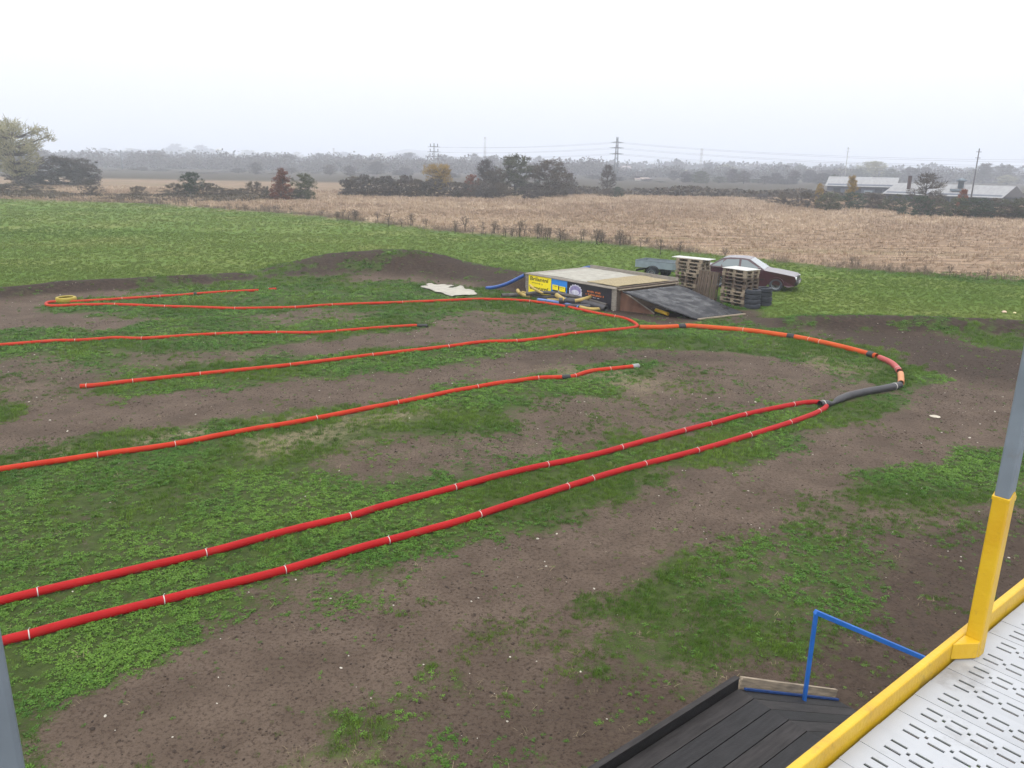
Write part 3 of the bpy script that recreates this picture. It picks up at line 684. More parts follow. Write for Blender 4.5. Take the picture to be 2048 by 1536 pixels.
def sheet(name, mtl, parent, x0, x1, y0, y1, z, amp, seed, n=26, th=.012, edge=.06):
    rnd = random.Random(seed); xs = np.linspace(x0, x1, n); ys = np.linspace(y0, y1, n)
    XX, YY = np.meshgrid(xs, ys); zz = z+amp*(fbm(XX*1.8+seed, YY*1.8, seed, 3)-.3)
    e1 = (fbm(YY*2.2, XX*0+seed, seed+1, 3)-.5)*edge*2; e2 = (fbm(XX*2.2, YY*0+seed, seed+2, 3)-.5)*edge*2
    XX = XX+e1*((XX == x0) | (XX == x1)); YY = YY+e2*((YY == y0) | (YY == y1))
    v = np.stack([XX, YY, zz], -1).reshape(-1, 3); v2 = v-np.array([0, 0, th])
    ix = np.arange(n*n).reshape(n, n); f = []
    for i in range(n-1):
        for j in range(n-1):
            f.append((ix[i, j], ix[i, j+1], ix[i+1, j+1], ix[i+1, j])); f.append(tuple(q+n*n for q in (ix[i, j], ix[i+1, j], ix[i+1, j+1], ix[i, j+1])))
    rim = list(ix[0, :])+list(ix[1:, -1])+list(ix[-1, -2::-1])+list(ix[-2:0:-1, 0])
    for a, c in zip(rim, rim[1:]+rim[:1]): f.append((c, a, a+n*n, c+n*n))
    b = MB(); b.add(list(v)+list(v2), [tuple(int(q) for q in t) for t in f], True); return b.build(name, mtl, parent)
for k in range(3):
    b = MB(); b.box((BOX_L/2+.02, .64+k*1.18, BH+.01), (BOX_L-.06, 1.165, .02)); b.build('deck_board', M_ply, jump)
sheet('deck_cover', M_deck, jump, .55, BOX_L-1.1, .16, BOX_W-.15, BH+.035, .03, 3)
sheet('straw_mat', M_strawcloth, jump, BOX_L-1.75, BOX_L-.12, .18, BOX_W-.3, BH+.062, .05, 9)
for k, (x, z) in enumerate(((BOX_L+.02, BH+.03), (BOX_L+.10, BH-.03))):
    b = MB(); b.box((x, BOX_W/2, z), (.09, BOX_W-.1, .035)); b.build('lip_board', M_wood if k else M_oldwood, jump, bevel=.004)
# banners on the near side (print on thin sheets standing 3 mm apart)
def flat(parent, name, mtl, poly, y, th=.003):
    b = MB(); b.prism(poly, y-th, y, 'y'); return b.build(name, mtl, parent)
def rect(x0, z0, x1, z1): return [(x0, z0), (x1, z0), (x1, z1), (x0, z1)]
def lettering(parent, txt, x, z, size, y, mtl, bold=.012, width=None):
    cu = bpy.data.curves.new('lettering', 'FONT'); cu.body = txt; cu.size = size; cu.offset = bold*size; cu.extrude = .001
    t = bpy.data.objects.new('lettering', cu); me_ = bpy.data.meshes.new_from_object(t); bpy.data.objects.remove(t)
    xs = [v.co.x for v in me_.vertices]; w0 = max(xs)-min(xs); k = (width/w0) if width else 1
    for v in me_.vertices: v.co = Vector((x+(v.co.x-min(xs))*k, y-v.co.z, z+v.co.y))
    me_.materials.append(mtl); return obj('lettering', me_, parent)
def scribble(parent, x, z, w_, h_, n, y, mtl, seed):
    """small print that cannot be read at this distance: letter-sized marks"""
    rnd = random.Random(seed); b = MB(); cw = w_/n
    for i in range(n):
        if rnd.random() < .13: continue
        x0 = x+i*cw; kind = rnd.randrange(3)
        b.box((x0+cw*.2, y, z+h_/2), (cw*.22, .002, h_*rnd.uniform(.75, 1)))
        if kind: b.box((x0+cw*.6, y, z+h_/2), (cw*.22, .002, h_*rnd.uniform(.6, .9)))
        b.box((x0+cw*.4, y-.0005, z+h_*rnd.choice((.15, .5, .85))), (cw*.6, .002, h_*.2))
    return tag(b.build('small_print', mtl, parent), kind='stuff')
YB = .022
bn = flat(jump, 'yellow_banner', M_yel, rect(.23, .06, 1.66, BH-.035), YB)
lettering(bn, 'Brilantní', .34, .60, .22, YB-.006, M_ink, .02, width=1.16)
scribble(bn, .45, .46, .70, .07, 9, YB-.006, M_ink, 4)
lettering(bn, 'Bravurní', .34, .23, .22, YB-.006, M_ink, .02, width=1.16)
bb = flat(jump, 'blue_banner', M_blu, rect(1.68, .06, 2.62, BH-.035), YB)
for x0, zt in ((1.76, .56), (2.18, .54)):
    flat(bb, 'brush_bristles', M_bristle, [(x0+.02, .07), (x0+.30, .07), (x0+.33, zt-.22), (x0+.06, zt-.22)], YB-.004)
    flat(bb, 'brush_shadow', M_ink, [(x0+.30, .075), (x0+.39, .075), (x0+.40, zt), (x0+.335, zt)], YB-.004)
    flat(bb, 'brush_band', M_ink, rect(x0+.03, zt-.25, x0+.33, zt-.19), YB-.007)
    lb = flat(bb, 'brush_label', M_yel, rect(x0-.01, zt-.19, x0+.34, zt+.02), YB-.010)
    scribble(lb, x0+.02, zt-.05, .28, .04, 7, YB-.014, M_ink, int(x0*100))
    scribble(lb, x0+.08, zt-.12, .18, .03, 5, YB-.014, M_orink, int(x0*90))
    flat(bb, 'white_stripe', M_white, [(x0+.335, .075), (x0+.40, .075), (x0+.375, .40), (x0+.35, .40)], YB-.0075)
kb = flat(jump, 'black_banner', M_ink, rect(2.64, .03, BOX_L-.24, BH-.035), YB)
cx, cz = 3.12, .49
def ell(rx, rz, dz=0, n=28): return [(cx+rx*math.cos(2*math.pi*i/n), cz+dz+rz*math.sin(2*math.pi*i/n)) for i in range(n)]
n = 14
body = [(cx-.37, cz)]+[(cx-.37*math.cos(math.pi*i/n), cz-.28-.13*math.sin(math.pi*i/n)) for i in range(n+1)]+[(cx+.37, cz)]
flat(kb, 'printed_ring', M_silver, body, YB-.004)
flat(kb, 'printed_ring', M_ink, [(cx-.17, cz-.02), (cx-.20, cz-.33), (cx-.05, cz-.40), (cx+.17, cz-.38), (cx+.23, cz-.30), (cx+.23, cz-.02)], YB-.007)
gear = []
for i in range(56):
    a = 2*math.pi*i/56; q = 1.0 if (i//2) % 2 else .90
    if math.sin(a) < -.1: q = .97
    gear.append((cx+.37*q*math.cos(a), cz+.02+.24*q*math.sin(a)))
flat(kb, 'printed_ring', M_silver, gear, YB-.010)
flat(kb, 'printed_ring', M_lilac, ell(.31, .19, .01), YB-.013)
flat(kb, 'printed_ring', M_silver, ell(.22, .10, -.06), YB-.016)
scribble(kb, 3.78, .53, .80, .075, 13, YB-.005, M_orink, 11)
scribble(kb, 3.70, .41, 1.0, .075, 16, YB-.005, M_orink, 12)
scribble(kb, 4.10, .34, .36, .03, 9, YB-.005, M_silver, 13)

# landing slab
tn = G(1246, 584, .82); tf = G(1360, 570, .82); bf = G(1490, 627, .05); bn_ = G(1392, 638, .05)
slab = empty('landing_ramp', tuple(bn_[:2])+(0,), 0, 'shiny black felt-covered landing slab sloping down from the jump table', 'ramp')
O = np.array([bn_[0], bn_[1], 0])
def quadgrid(c00, c10, c11, c01, n, m_, amp, seed):
    U, V = np.meshgrid(np.linspace(0, 1, n), np.linspace(0, 1, m_))
    P = ((1-U)*(1-V))[..., None]*c00+(U*(1-V))[..., None]*c10+(U*V)[..., None]*c11+((1-U)*V)[..., None]*c01
    P = P.copy(); P[..., 2] += amp*(fbm(U*6, V*5, seed, 3)-.5); return P
P = quadgrid(tn-O, bn_-O, bf-O, tf-O, 24, 24, .03, 5)
nrm = np.cross((bn_-tn), (tf-tn)); nrm /= np.linalg.norm(nrm); nrm *= np.sign(nrm[2])
v = P.reshape(-1, 3); v2 = v-nrm*.035; N = 24; ix = np.arange(N*N).reshape(N, N); f = []
for i in range(N-1):
    for j in range(N-1):
        f.append((ix[i, j], ix[i, j+1], ix[i+1, j+1], ix[i+1, j])); f.append(tuple(q+N*N for q in (ix[i, j], ix[i+1, j], ix[i+1, j+1], ix[i, j+1])))
rim = list(ix[0, :])+list(ix[1:, -1])+list(ix[-1, -2::-1])+list(ix[-2:0:-1, 0])
for a, c in zip(rim, rim[1:]+rim[:1]): f.append((a, c, c+N*N, a+N*N))
b = MB(); b.add(list(v)+list(v2), [tuple(int(q) for q in t) for t in f], True); b.build('felt_top', M_felt, slab)
b = MB(); e0, e1 = bn_-O, bf-O; d = (e1-e0); L = np.linalg.norm(d); az = math.atan2(d[1], d[0])
oc = (e0+e1)/2+np.array([math.sin(az), -math.cos(az), 0])*.055
b.box((0, 0, 0), (L*.95, .09, .05)); o = b.build('toe_board', M_wood, slab, loc=oc+np.array([0, 0, -.005]), bevel=.004); o.rotation_euler = (0, 0, az)
for t in (.12, .5, .88):   # joists under the slab
    a = tn*(1-t)+tf*t-nrm*.075-O; c = bn_*(1-t)+bf*t-nrm*.06-O; c = a*.06+c*.94
    b = MB(); b.tube([a, c], .035, 4, smooth=False); b.build('joist', M_oldwood, slab)
# brown side board of the older ramp
tri0 = G(1233, 620, 0); tri1 = G(1308, 629, 0)
side = empty('ramp_side_board', (tri0[0], tri0[1], 0), math.atan2(tri1[1]-tri0[1], tri1[0]-tri0[0]), 'triangular red-brown board with a pale top batten beside the black slab', 'board')
Lt = np.hypot(*(tri1-tri0)[:2])
b = MB(); b.prism([(0, -.02), (Lt, -.02), (Lt, .03), (.02, .84), (0, .84)], -.02, .02, 'y'); b.build('board', M_reddish, side)
b = MB(); sl = math.atan2(-.81, Lt); b.box((0, 0, 0), (math.hypot(.81, Lt), .06, .03)); o = b.build('batten', M_ply, side, loc=(Lt/2+.015, 0, .452)); o.rotation_euler = (0, -sl, 0)
b = MB(); q = G(1325, 627, .08); b.tube(spline([G(1312, 620, .10), G(1324, 624, .09), G(1336, 628, .07)], .05), .07, 12); 
M_yhose = mat('yellow_hose', (.62, .44, .09), .6, .25, 7)
tag(b.build('yellow_float', mat('bright_yellow_plastic', (.72, .45, .02), .45, .1, 5), None), 'bright yellow plastic tube end poking out under the black slab', 'tube')

# ================================================================== HOSE PILE
M_yel2 = mat('pale_yellow_hose', (.33, .24, .075), .6, .22, 7)
M_bhose = mat('blue_hose', (.014, .060, .24), .4, .25, 6, spec=.5)
M_lbhose = mat('light_blue_hose', (.10, .16, .36), .5, .2, 6)
M_ghose = mat('dusty_black_hose', (.060, .054, .050), .6, .6, 5)
def hose(pp, r, mtl, label, ribbed=True, name='hose', raw=None):
    pts = spline(raw or [G(p[0], p[1], p[2]) for p in pp], .035)
    root = empty(name, (pts[0][0], pts[0][1], 0), label=label, cat='hose'); off = np.array([pts[0][0], pts[0][1], 0])
    P = [np.array(q)-off for q in pts]
    b = MB(); b.tube(P, [r*(1+(.05*(i % 2) if ribbed else 0)) for i in range(len(P))], 12, cap=False); b.build('wall', mtl, root, fixn=False)
    for a, c in ((0, 2), (-1, -3)):
        b = MB(); d = P[c]-P[a]; d = d/np.linalg.norm(d); b.tube([P[a], P[a]+d*.003, P[a]+d*.25], [r*1.0, r*.84, r*.84], 12, cap=False)
        b.build('mouth', M_blk if mtl not in (M_yel2, M_lbhose) else mtl, root, fixn=False)
    return root
hose([(1003, 591, .09), (1040, 590, .09), (1080, 593, .10), (1118, 595, .11)], .085, M_ghose, 'long dusty grey-topped black hose reaching out past the yellow banner')
hose([(1052, 588, .22), (1085, 585, .28), (1120, 588, .30), (1160, 596, .26), (1190, 604, .22), (1214, 611, .18)], .075, M_ghose, 'long dusty black hose lying on top of the pile')
hose([(1118, 601, .20), (1145, 602, .20), (1175, 607, .17), (1200, 614, .13), (1212, 618, .11)], .115, M_blkpipe, 'thickest black hose of the pile, open mouth by the corner post')
hose([(1130, 612, .09), (1155, 612, .09), (1181, 613, .09)], .085, M_blkpipe, 'short black hose stub at the bottom of the pile')
hose([(1035, 580, .30), (1038, 585, .22), (1047, 590, .12), (1062, 594, .09)], .07, M_yel2, 'pale yellow hose with its end bent up beside the yellow banner')
hose([(1044, 584, .10), (1052, 586, .09), (1064, 589, .08)], .045, M_yel2, 'thin pale yellow hose stub at the foot of the yellow banner')
hose([(1060, 570, .50), (1066, 576, .42), (1074, 581, .36), (1086, 587, .28)], .05, M_yel2, 'yellow hose leaning up against the yellow banner lettering')
hose([(1113, 590, .34), (1119, 594, .30), (1130, 601, .22)], .085, M_yel2, 'fat yellow hose end sticking up in the middle of the pile')
hose([(1150, 602, .24), (1165, 599, .30), (1180, 594, .36), (1196, 588, .42)], .072, M_yel2, 'yellow hose rising in front of the black banner')
hose([(1094, 600, .10), (1108, 600, .10), (1122, 601, .11)], .06, M_yel2, 'half-buried yellow hose under the thick black hose')
hose([(1160, 614, .07), (1180, 618, .07), (1204, 618, .07)], .065, M_yel2, 'cream-yellow hose lying on the ground beside the red pipe')
hose([(1076, 599, .07), (1115, 605, .07), (1158, 614, .07)], .065, M_lbhose, 'straight light blue hose lying along the red pipe')
hose([(973, 576, .06), (990, 574.5, .14), (1010, 569, .32), (1030, 560, .56), (1049, 550, .80)], .075, M_bhose, 'dark blue hose edging the earth approach of the jump')
pC_ = [np.array([*(BOX_A+BOX_U*u_+BOX_V*v_), z_]) for u_, v_, z_ in ((-1.5, BOX_W+.35, .42), (-.8, BOX_W+.30, .62), (-.1, BOX_W+.22, .82), (.5, BOX_W+.16, .90))]
hose(None, .07, M_bhose, 'blue hose edging the far side of the jump approach', raw=pC_)

# ================================================================== PALLETS
def boxmesh(nm, size, mtl): b = MB(); b.box((0, 0, 0), size); return b.mesh(nm, mtl)
PALM = {}
for vn, mm in (('a', M_wood), ('b', M_oldwood)):
    PALM[vn] = [boxmesh('top_board', (1.2, .10, .022), mm), boxmesh('top_board', (1.2, .145, .022), mm), boxmesh('stringer', (.145, .8, .022), mm), boxmesh('block', (.145, .10, .078), mm), boxmesh('bottom_board', (1.2, .10, .022), mm)]
def pallet(loc, rz, label, var, group=None, tilt=None):
    root = empty('pallet', loc, rz, label, 'pallet', group); M5 = PALM[var]
    if tilt: root.rotation_euler = tilt
    for i, y in enumerate((-.35, -.19, 0, .19, .35)): obj('top_board', M5[1] if i in (0, 2, 4) else M5[0], root, (0, y if i not in (0, 4) else y*.94, .133))
    for x in (-.527, 0, .527): obj('stringer', M5[2], root, (x, 0, .111))
    for x in (-.527, 0, .527):
        for y in (-.35, 0, .35): obj('block', M5[3], root, (x, y, .061))
    for y in (-.35, 0, .35): obj('bottom_board', M5[4], root, (0, y, .011))
    return root
rp = random.Random(3)
pa = math.atan2(-.83, .56)
def stack(cx_, cy_, n, label_b, label_top, group, twist=None):
    for k in range(n):
        tw = rp.gauss(0, .025)+(twist[k] if twist else 0); sh = (rp.gauss(0, .018), rp.gauss(0, .018))
        pallet((cx_+sh[0], cy_+sh[1], k*.1455), pa+tw, label_top if k == n-1 else label_b, rp.choice('aab'), group)
e = np.array([math.cos(pa), math.sin(pa)]); nn = np.array([-e[1], e[0]])
cR = np.array([8.415, 31.746])*.5+np.array([9.08, 30.758])*.5+nn*.40
cL = cR-e*2.60
NR, NL = 10, 11
stack(cR[0], cR[1], NR, 'timber pallet in the stack beside the old tyres', 'topmost timber pallet of the stack beside the old tyres', 'pallets stacked beside the tyres')
stack(cL[0], cL[1], NL, 'timber pallet in the tall stack nearer the trailer', 'topmost timber pallet of the tall stack nearer the trailer', 'pallets stacked nearer the trailer', [0]*7+[.10, .18, .22, .28])
for c_, n_, lab, sz in ((cR, NR, 'white board lying on the pallet stack beside the tyres', (1.24, .86, .02)), (cL, NL, 'long white board on the tall pallet stack nearer the trailer', (1.75, .62, .025))):
    b = MB(); b.box((0, 0, 0), sz); o = b.build('cover_board', M_white, None, (c_[0], c_[1], n_*.1455+.012), bevel=.003); o.rotation_euler = (0, 0, pa+(.25 if n_ == NL else .03)); tag(o, lab, 'board')
    bpy.context.view_layer.update()
for k, (t, lab) in enumerate(((-1.58, 'dark old pallet standing on edge, leaning on the tall stack'), (-1.05, 'dark old pallet standing on edge, leaning towards the tyre-side stack'))):
    q = cR+e*t*.99+nn*(-.36+.02*k)
    root = pallet((q[0], q[1], .40), 0, lab, 'b')
    # stand it up: long boards vertical, deck side facing the slab
    X = Vector((0, 0, 1)); Z = Vector((-nn[0], -nn[1], .10)).normalized(); Yv = Z.cross(X).normalized(); X = Yv.cross(Z)
    Mx = Matrix((X, Yv, Z)).transposed().to_4x4(); Mx.translation = Vector((q[0], q[1], .62)); root.matrix_world = Mx
    root.scale = (1, .62, 1)

# ================================================================== TYRES
def tyre_mesh(name, Ro, Ri, wd, mtl):
    b = MB(); pr_ = [(Ri, -wd*.38), (Ri+.02, -wd*.46), ((Ri+Ro)/2, -wd*.5), (Ro-.025, -wd*.45), (Ro-.004, -wd*.34), (Ro, -wd*.1), (Ro, wd*.1), (Ro-.004, wd*.34), (Ro-.025, wd*.45), ((Ri+Ro)/2, wd*.5), (Ri+.02, wd*.46), (Ri, wd*.38), (Ri+.035, wd*.30), (Ro-.04, wd*.2), (Ro-.04, -wd*.2), (Ri+.035, -wd*.30)]
    b.lathe(pr_, 30, close=True); return b.mesh(name, mtl)
M_tyre = mat('tyre_rubber', (.032, .035, .044), .7, .3, 12, bump=.3, bscale=60)
M_ytyre = mat('yellow_painted_tyre', (.26, .19, .015), .6, .3, 6, col2=(.34, .27, .04))
tm = tyre_mesh('tyre', .31, .20, .185, M_tyre)
def tread(me_parent, Ro, wd, mtl):
    b = MB()
    for k in range(36):
        a = 2*math.pi*k/36
        for s in (-1, 1):
            M_ = Matrix.Rotation(a, 4, 'Z') @ Matrix.Translation((Ro+.002, 0, s*wd*.2)) @ Matrix.Rotation(s*.5, 4, 'X')
            b.box((0, 0, 0), (.012, .030, wd*.28), M_.to_3x3()); 
            for i in range(len(b.v)-8, len(b.v)): b.v[i] = tuple(Vector(b.v[i])+M_.translation)
    return tag(b.build('tread', mtl, me_parent, fixn=False), kind='stuff')
F_ = G(1503, 616, 0); B_ = G(1526, 611, 0)
first = None
for c_, n_, wh in ((F_, 4, 'the front tyre stack by the slab foot'), (B_, 4, 'the rear tyre stack behind it')):
    for k in range(n_):
        lab = ('topmost worn car tyre of ' if k == n_-1 else 'worn dark car tyre within ')+wh
        root = empty('tyre', (c_[0]+rp.gauss(0, .012), c_[1]+rp.gauss(0, .012), .093+k*.186), rp.random()*6, lab, 'tyre', 'tyres in '+wh)
        root.rotation_euler[0] = rp.gauss(0, .015)
        obj('casing', tm, root)
        if first is None: first = tread(root, .31, .185, M_tyre)
        else: o = first.copy(); COL.objects.link(o); o.parent = root
yt = G(133, 604, .0); root = empty('tyre', (yt[0], yt[1], .10+hz(yt[0], yt[1])), 0, 'yellow-painted tyre lying flat in the bend of the red pipe', 'tyre')
obj('casing', tyre_mesh('yellow_tyre', .36, .24, .20, M_ytyre), root)

# ================================================================== CAR AND TRAILER
M_maroon = mat('maroon_paint', (.036, .006, .012), .30, .1, 2, spec=.4, coat=.65)
M_glass = mat('window_glass', (.10, .13, .14), .05, .05, 2, spec=.9, coat=1)
M_chrome = mat('headlight_lens', (.75, .77, .78), .15, .1, 5, spec=.8)
M_trim = mat('black_trim', (.015, .015, .016), .5, .2, 5)
M_rim = mat('steel_rim', (.08, .08, .085), .45, .2, 5, metallic=.3)
M_galv = mat('galvanised_sheet', (.20, .245, .27), .45, .14, 4, metallic=.2, spec=.5)
M_galv_d = mat('weathered_galvanised', (.13, .16, .185), .6, .2, 4, metallic=.1)
hd = np.array([.90, -.44]); hd /= np.linalg.norm(hd); caz = math.atan2(hd[1], hd[0])
fw = G(1550, 584, 0); lat = np.array([-hd[1], hd[0]])        # lat: to the car's left (away from the viewer)
origin = fw[:2]+lat*.83
CZ = hz(origin[0], origin[1])
car = empty('car', (origin[0], origin[1], CZ), caz, 'dark maroon saloon car parked behind the pallet stacks', 'car')
# local x forward with front axle at 0, y left
def arc(cx_, r_, n=9): return [(cx_+r_*math.cos(a), .30+r_*math.sin(a)) for a in np.linspace(math.pi, 0, n)]
low = [(.80, .30), (.83, .42), (.83, .58), (.78, .70), (.70, .745), (.35, .80), (-.15, .865), (-.45, .895), (-.55, .92), (-2.62, .93), (-2.95, .94), (-3.35, .93), (-3.52, .89), (-3.58, .70), (-3.60, .45), (-3.55, .30), (-3.0, .22)] + [(x, z) for x, z in arc(-2.55, .355)] + [(-2.1, .20), (-.45, .20)] + [(x, z) for x, z in arc(0, .355)] + [(.50, .22)]
bm = bmesh.new()
prof = low; rows = []
def halfw(x, z):
    wd = .845; wd -= .10*max(0, (x-.35)/.5)**2; wd -= .07*max(0, (-2.9-x)/.7)**2
    if z > .62: wd -= .05*((z-.62)/.3)**1.3
    if z < .35: wd -= .03
    return wd
for s in (-1, 1): rows.append([bm.verts.new((x, s*halfw(x, z), z)) for x, z in prof])
n = len(prof)
bm.faces.new(rows[0]); bm.faces.new(rows[1][::-1])
for i in range(n):
    j = (i+1) % n; bm.faces.new((rows[0][i], rows[1][i], rows[1][j], rows[0][j]))
bmesh.ops.triangulate(bm, faces=[f for f in bm.faces if len(f.verts) > 4]); bmesh.ops.recalc_face_normals(bm, faces=bm.faces)
me_ = bpy.data.meshes.new('body'); bm.to_mesh(me_); bm.free(); me_.materials.append(M_maroon); body_o = obj('body', me_, car, bevel=.03)
# greenhouse: pillars and roof as a shell
gb = [(-.52, .90), (-1.28, 1.36), (-1.55, 1.395), (-2.15, 1.39), (-2.45, 1.35), (-3.12, .93)]
b = MB()
def gh(x, z, s): return (x, s*(.775-(z-.9)*.36), z)
v = [gh(x, z, s) for s in (-1, 1) for x, z in gb]; n = 6
b.add(v, [tuple(range(n)), tuple(range(2*n-1, n-1, -1))]+[(i, i+n, i+1+n, i+1) for i in range(n-1)])
b.build('cabin', M_maroon, car, bevel=.02)
def pane(name, pts, s, off=.008, m_=None, parent=None):
    """side pane from (x,z) outline, proud of the cabin side"""
    b = MB(); k = .36; nz_ = Vector((0, s, k)).normalized()
    top = [Vector(gh(x, z, s))+nz_*off for x, z in pts]; bot = [p-nz_*.006 for p in top]; n = len(pts)
    b.add(top+bot, [tuple(range(n)), tuple(range(2*n-1, n-1, -1))]+[(i, (i+1) % n, (i+1) % n+n, i+n) for i in range(n)]); return b.build(name, m_ or M_glass, parent or car)
for s in (-1, 1):
    pane('front_window', [(-.72, .945), (-1.62, .955), (-1.62, 1.325), (-1.36, 1.30)], s)
    pane('rear_window', [(-1.72, .955), (-2.42, .965), (-2.50, 1.10), (-2.28, 1.30), (-1.72, 1.325)], s)
    pane('quarter_window', [(-2.52, .975), (-2.93, .975), (-2.50, 1.24), (-2.42, 1.27)], s)
def band(name, p0, p1, w0, w1, nrm_, m_):
    b = MB(); P0 = Vector((p0[0], 0, p0[1])); P1 = Vector((p1[0], 0, p1[1])); N_ = Vector((nrm_[0], 0, nrm_[1])).normalized()*.008
    v = [P0+Vector((0, -w0, 0))+N_, P0+Vector((0, w0, 0))+N_, P1+Vector((0, w1, 0))+N_, P1+Vector((0, -w1, 0))+N_]
    v += [p-N_*.7 for p in v]; b.add(v, [(0, 1, 2, 3), (7, 6, 5, 4), (0, 4, 5, 1), (1, 5, 6, 2), (2, 6, 7, 3), (3, 7, 4, 0)]); return b.build(name, m_, car)
band('windscreen', (-.60, .95), (-1.24, 1.337), .70, .57, (.46, .76), M_glass)
band('back_window', (-3.02, .995), (-2.50, 1.322), .68, .58, (-.42, .67), M_glass)
for s in (-1, 1):
    hl = MB(); hl.box((.80, s*.60, .63), (.07, .26, .11)); hl.build('headlight', M_chrome, car, bevel=.02)
    tl = MB(); tl.box((-3.585, s*.60, .72), (.04, .34, .14)); tl.build('tail_light', mat('red_lens', (.35, .02, .02), .2), car, bevel=.01)
    mi = MB(); mi.box((-.78, s*.89, .98), (.10, .17, .12)); mi.build('mirror', M_maroon, car, bevel=.02)
    st_ = MB(); st_.box((-1.28, s*.842, .52), (1.55, .02, .05)); st_.build('side_strip', M_trim, car, bevel=.005)
    for x in (-.62, -1.67, -2.66):
        hx = MB(); hx.box((x, s*.846, .66), (.008, .006, .44)); hx.build('door_seam', M_trim, car)
    for x in (-1.52, -2.48):
        hh = MB(); hh.box((x, s*.852, .80), (.17, .025, .035)); hh.build('door_handle', M_trim, car, bevel=.006)
b = MB(); b.box((.84, 0, .42), (.11, 1.58, .17)); b.build('front_bumper', M_trim, car, bevel=.03)
b = MB(); b.box((-3.62, 0, .42), (.12, 1.60, .18)); b.build('rear_bumper', M_trim, car, bevel=.03)
b = MB(); b.box((.825, 0, .64), (.04, .86, .11)); b.build('grille', M_trim, car, bevel=.008)
b = MB(); b.box((.905, 0, .44), (.012, .50, .11)); b.build('number_plate', M_white, car)
wm = tyre_mesh('tyre', .30, .185, .19, M_tyre)
rb_ = MB(); rb_.lathe([(.0, .05), (.06, .055), (.07, .035), (.14, .03), (.165, .06), (.188, .07), (.190, -.07), (.165, -.06), (.10, -.03), (0, -.03)], 24); rmesh = rb_.mesh('rim', M_rim)
ring_ = MB(); ring_.lathe([(.168, .066), (.186, .078), (.190, .070)], 24); rgm = ring_.mesh('trim_ring', M_galv)
def wheel(parent, x, y, z, s):
    wo = obj('wheel', wm, parent, (x, y, z)); wo.rotation_euler = (R(90)*s, 0, 0); obj('rim', rmesh, wo); obj('trim_ring', rgm, wo); return wo
for x in (0, -2.55):
    for s in (-1, 1): wheel(car, x, s*.745, .30, -s)
# trailer
tro = np.array([7.2, 39.1]); taz = math.atan2(-.60, .80); TZ = hz(tro[0], tro[1])
tr = empty('trailer', (tro[0], tro[1], TZ), taz, 'small open galvanised box trailer hitched behind the maroon car', 'trailer')
zf = .52
b = MB(); b.box((0, 0, zf), (2.0, 1.12, .03)); b.build('floor', M_oldwood, tr)
for nm, c_, sz in (('side_wall', (0, -.575, zf+.165), (2.06, .025, .33)), ('side_wall', (0, .575, zf+.165), (2.06, .025, .33)), ('tail_board', (-1.02, 0, zf+.165), (.025, 1.12, .33)), ('head_board', (1.02, 0, zf+.165), (.025, 1.12, .33))):
    b = MB(); b.box(c_, sz); w_o = b.build(nm, M_galv, tr)
    rl = MB(); L_ = max(sz[:2]); ax = 0 if sz[0] > sz[1] else 1
    rl.box((c_[0], c_[1], zf+.335), (L_+.02 if ax == 0 else .05, L_+.0 if ax == 1 else .05, .03)); rl.build('rim_rail', M_galv_d, w_o, bevel=.005)
for s in (-1, 1):
    wheel(tr, 0, s*.74, .29, -s)
    b = MB(); n = 14
    for (ra, rb2) in ((.345, .36),):
        pts = [(ra*math.cos(a), ra*math.sin(a)) for a in np.linspace(math.pi*.98, math.pi*.02, n)]+[(rb2*math.cos(a), rb2*math.sin(a)) for a in np.linspace(math.pi*.02, math.pi*.98, n)]
        vv_ = [Vector((x, y_, z+.30)) for y_ in (s*.62, s*.87) for x, z in pts]; m2 = len(pts)
        ff = [(i, i+m2, (i+1) % m2+m2, (i+1) % m2) for i in range(m2)]
        for i in range(n-1): ff += [(i, i+1, m2-2-i, m2-1-i), (m2+i, m2+m2-1-i, m2+m2-2-i, m2+i+1)]
        b.add(vv_, ff)
    b.build('mudguard', M_trim, tr)
b = MB(); b.box((0, 0, .36), (.06, 1.30, .06)); b.build('axle', M_trim, tr)
for s in (-1, 1): b = MB(); b.tube([(.9, s*.45, .46), (1.9, s*.03, .44)], .03, 6); b.build('drawbar', M_galv_d, tr)
b = MB(); b.box((-.95, 0, .36), (.05, 1.2, .10)); b.build('light_bar', M_trim, tr)

# ================================================================== SHEETS AND LITTER
M_cloth = mat('pale_tarpaulin', (.33, .31, .265), .85, .12, 3, bump=.25, bscale=12)
def cloth(name, pp, label, seed, n=16):
    c = [G(*p) for p in pp]; U, V = np.meshgrid(np.linspace(0, 1, n), np.linspace(0, 1, n))
    P = ((1-U)*(1-V))[..., None]*c[0]+(U*(1-V))[..., None]*c[1]+(U*V)[..., None]*c[2]+((1-U)*V)[..., None]*c[3]
    P = P+np.stack([(fbm(U*5, V*5, seed, 3)-.5)*.35, (fbm(U*5, V*5, seed+5, 3)-.5)*.35, 0*U], -1)
    P[..., 2] = height(P[..., 0], P[..., 1])+.035+.11*np.abs(fbm(U*4, V*4, seed+9, 3)-.4)
    cen = P.mean((0, 1)); cen[2] = 0; v = (P-cen).reshape(-1, 3); ix = np.arange(n*n).reshape(n, n)
    f = [(int(ix[i, j]), int(ix[i, j+1]), int(ix[i+1, j+1]), int(ix[i+1, j])) for i in range(n-1) for j in range(n-1)]
    b = MB(); b.add(list(v), f, True); o = b.build(name, M_cloth, None, cen); sm = o.modifiers.new('thick', 'SOLIDIFY'); sm.thickness = .008; return tag(o, label, 'tarpaulin')
cloth('tarpaulin', [(868, 584), (905, 594), (958, 590), (918, 575)], 'crumpled whitish sheet, part nearer the ramp, spread on the grass', 3)
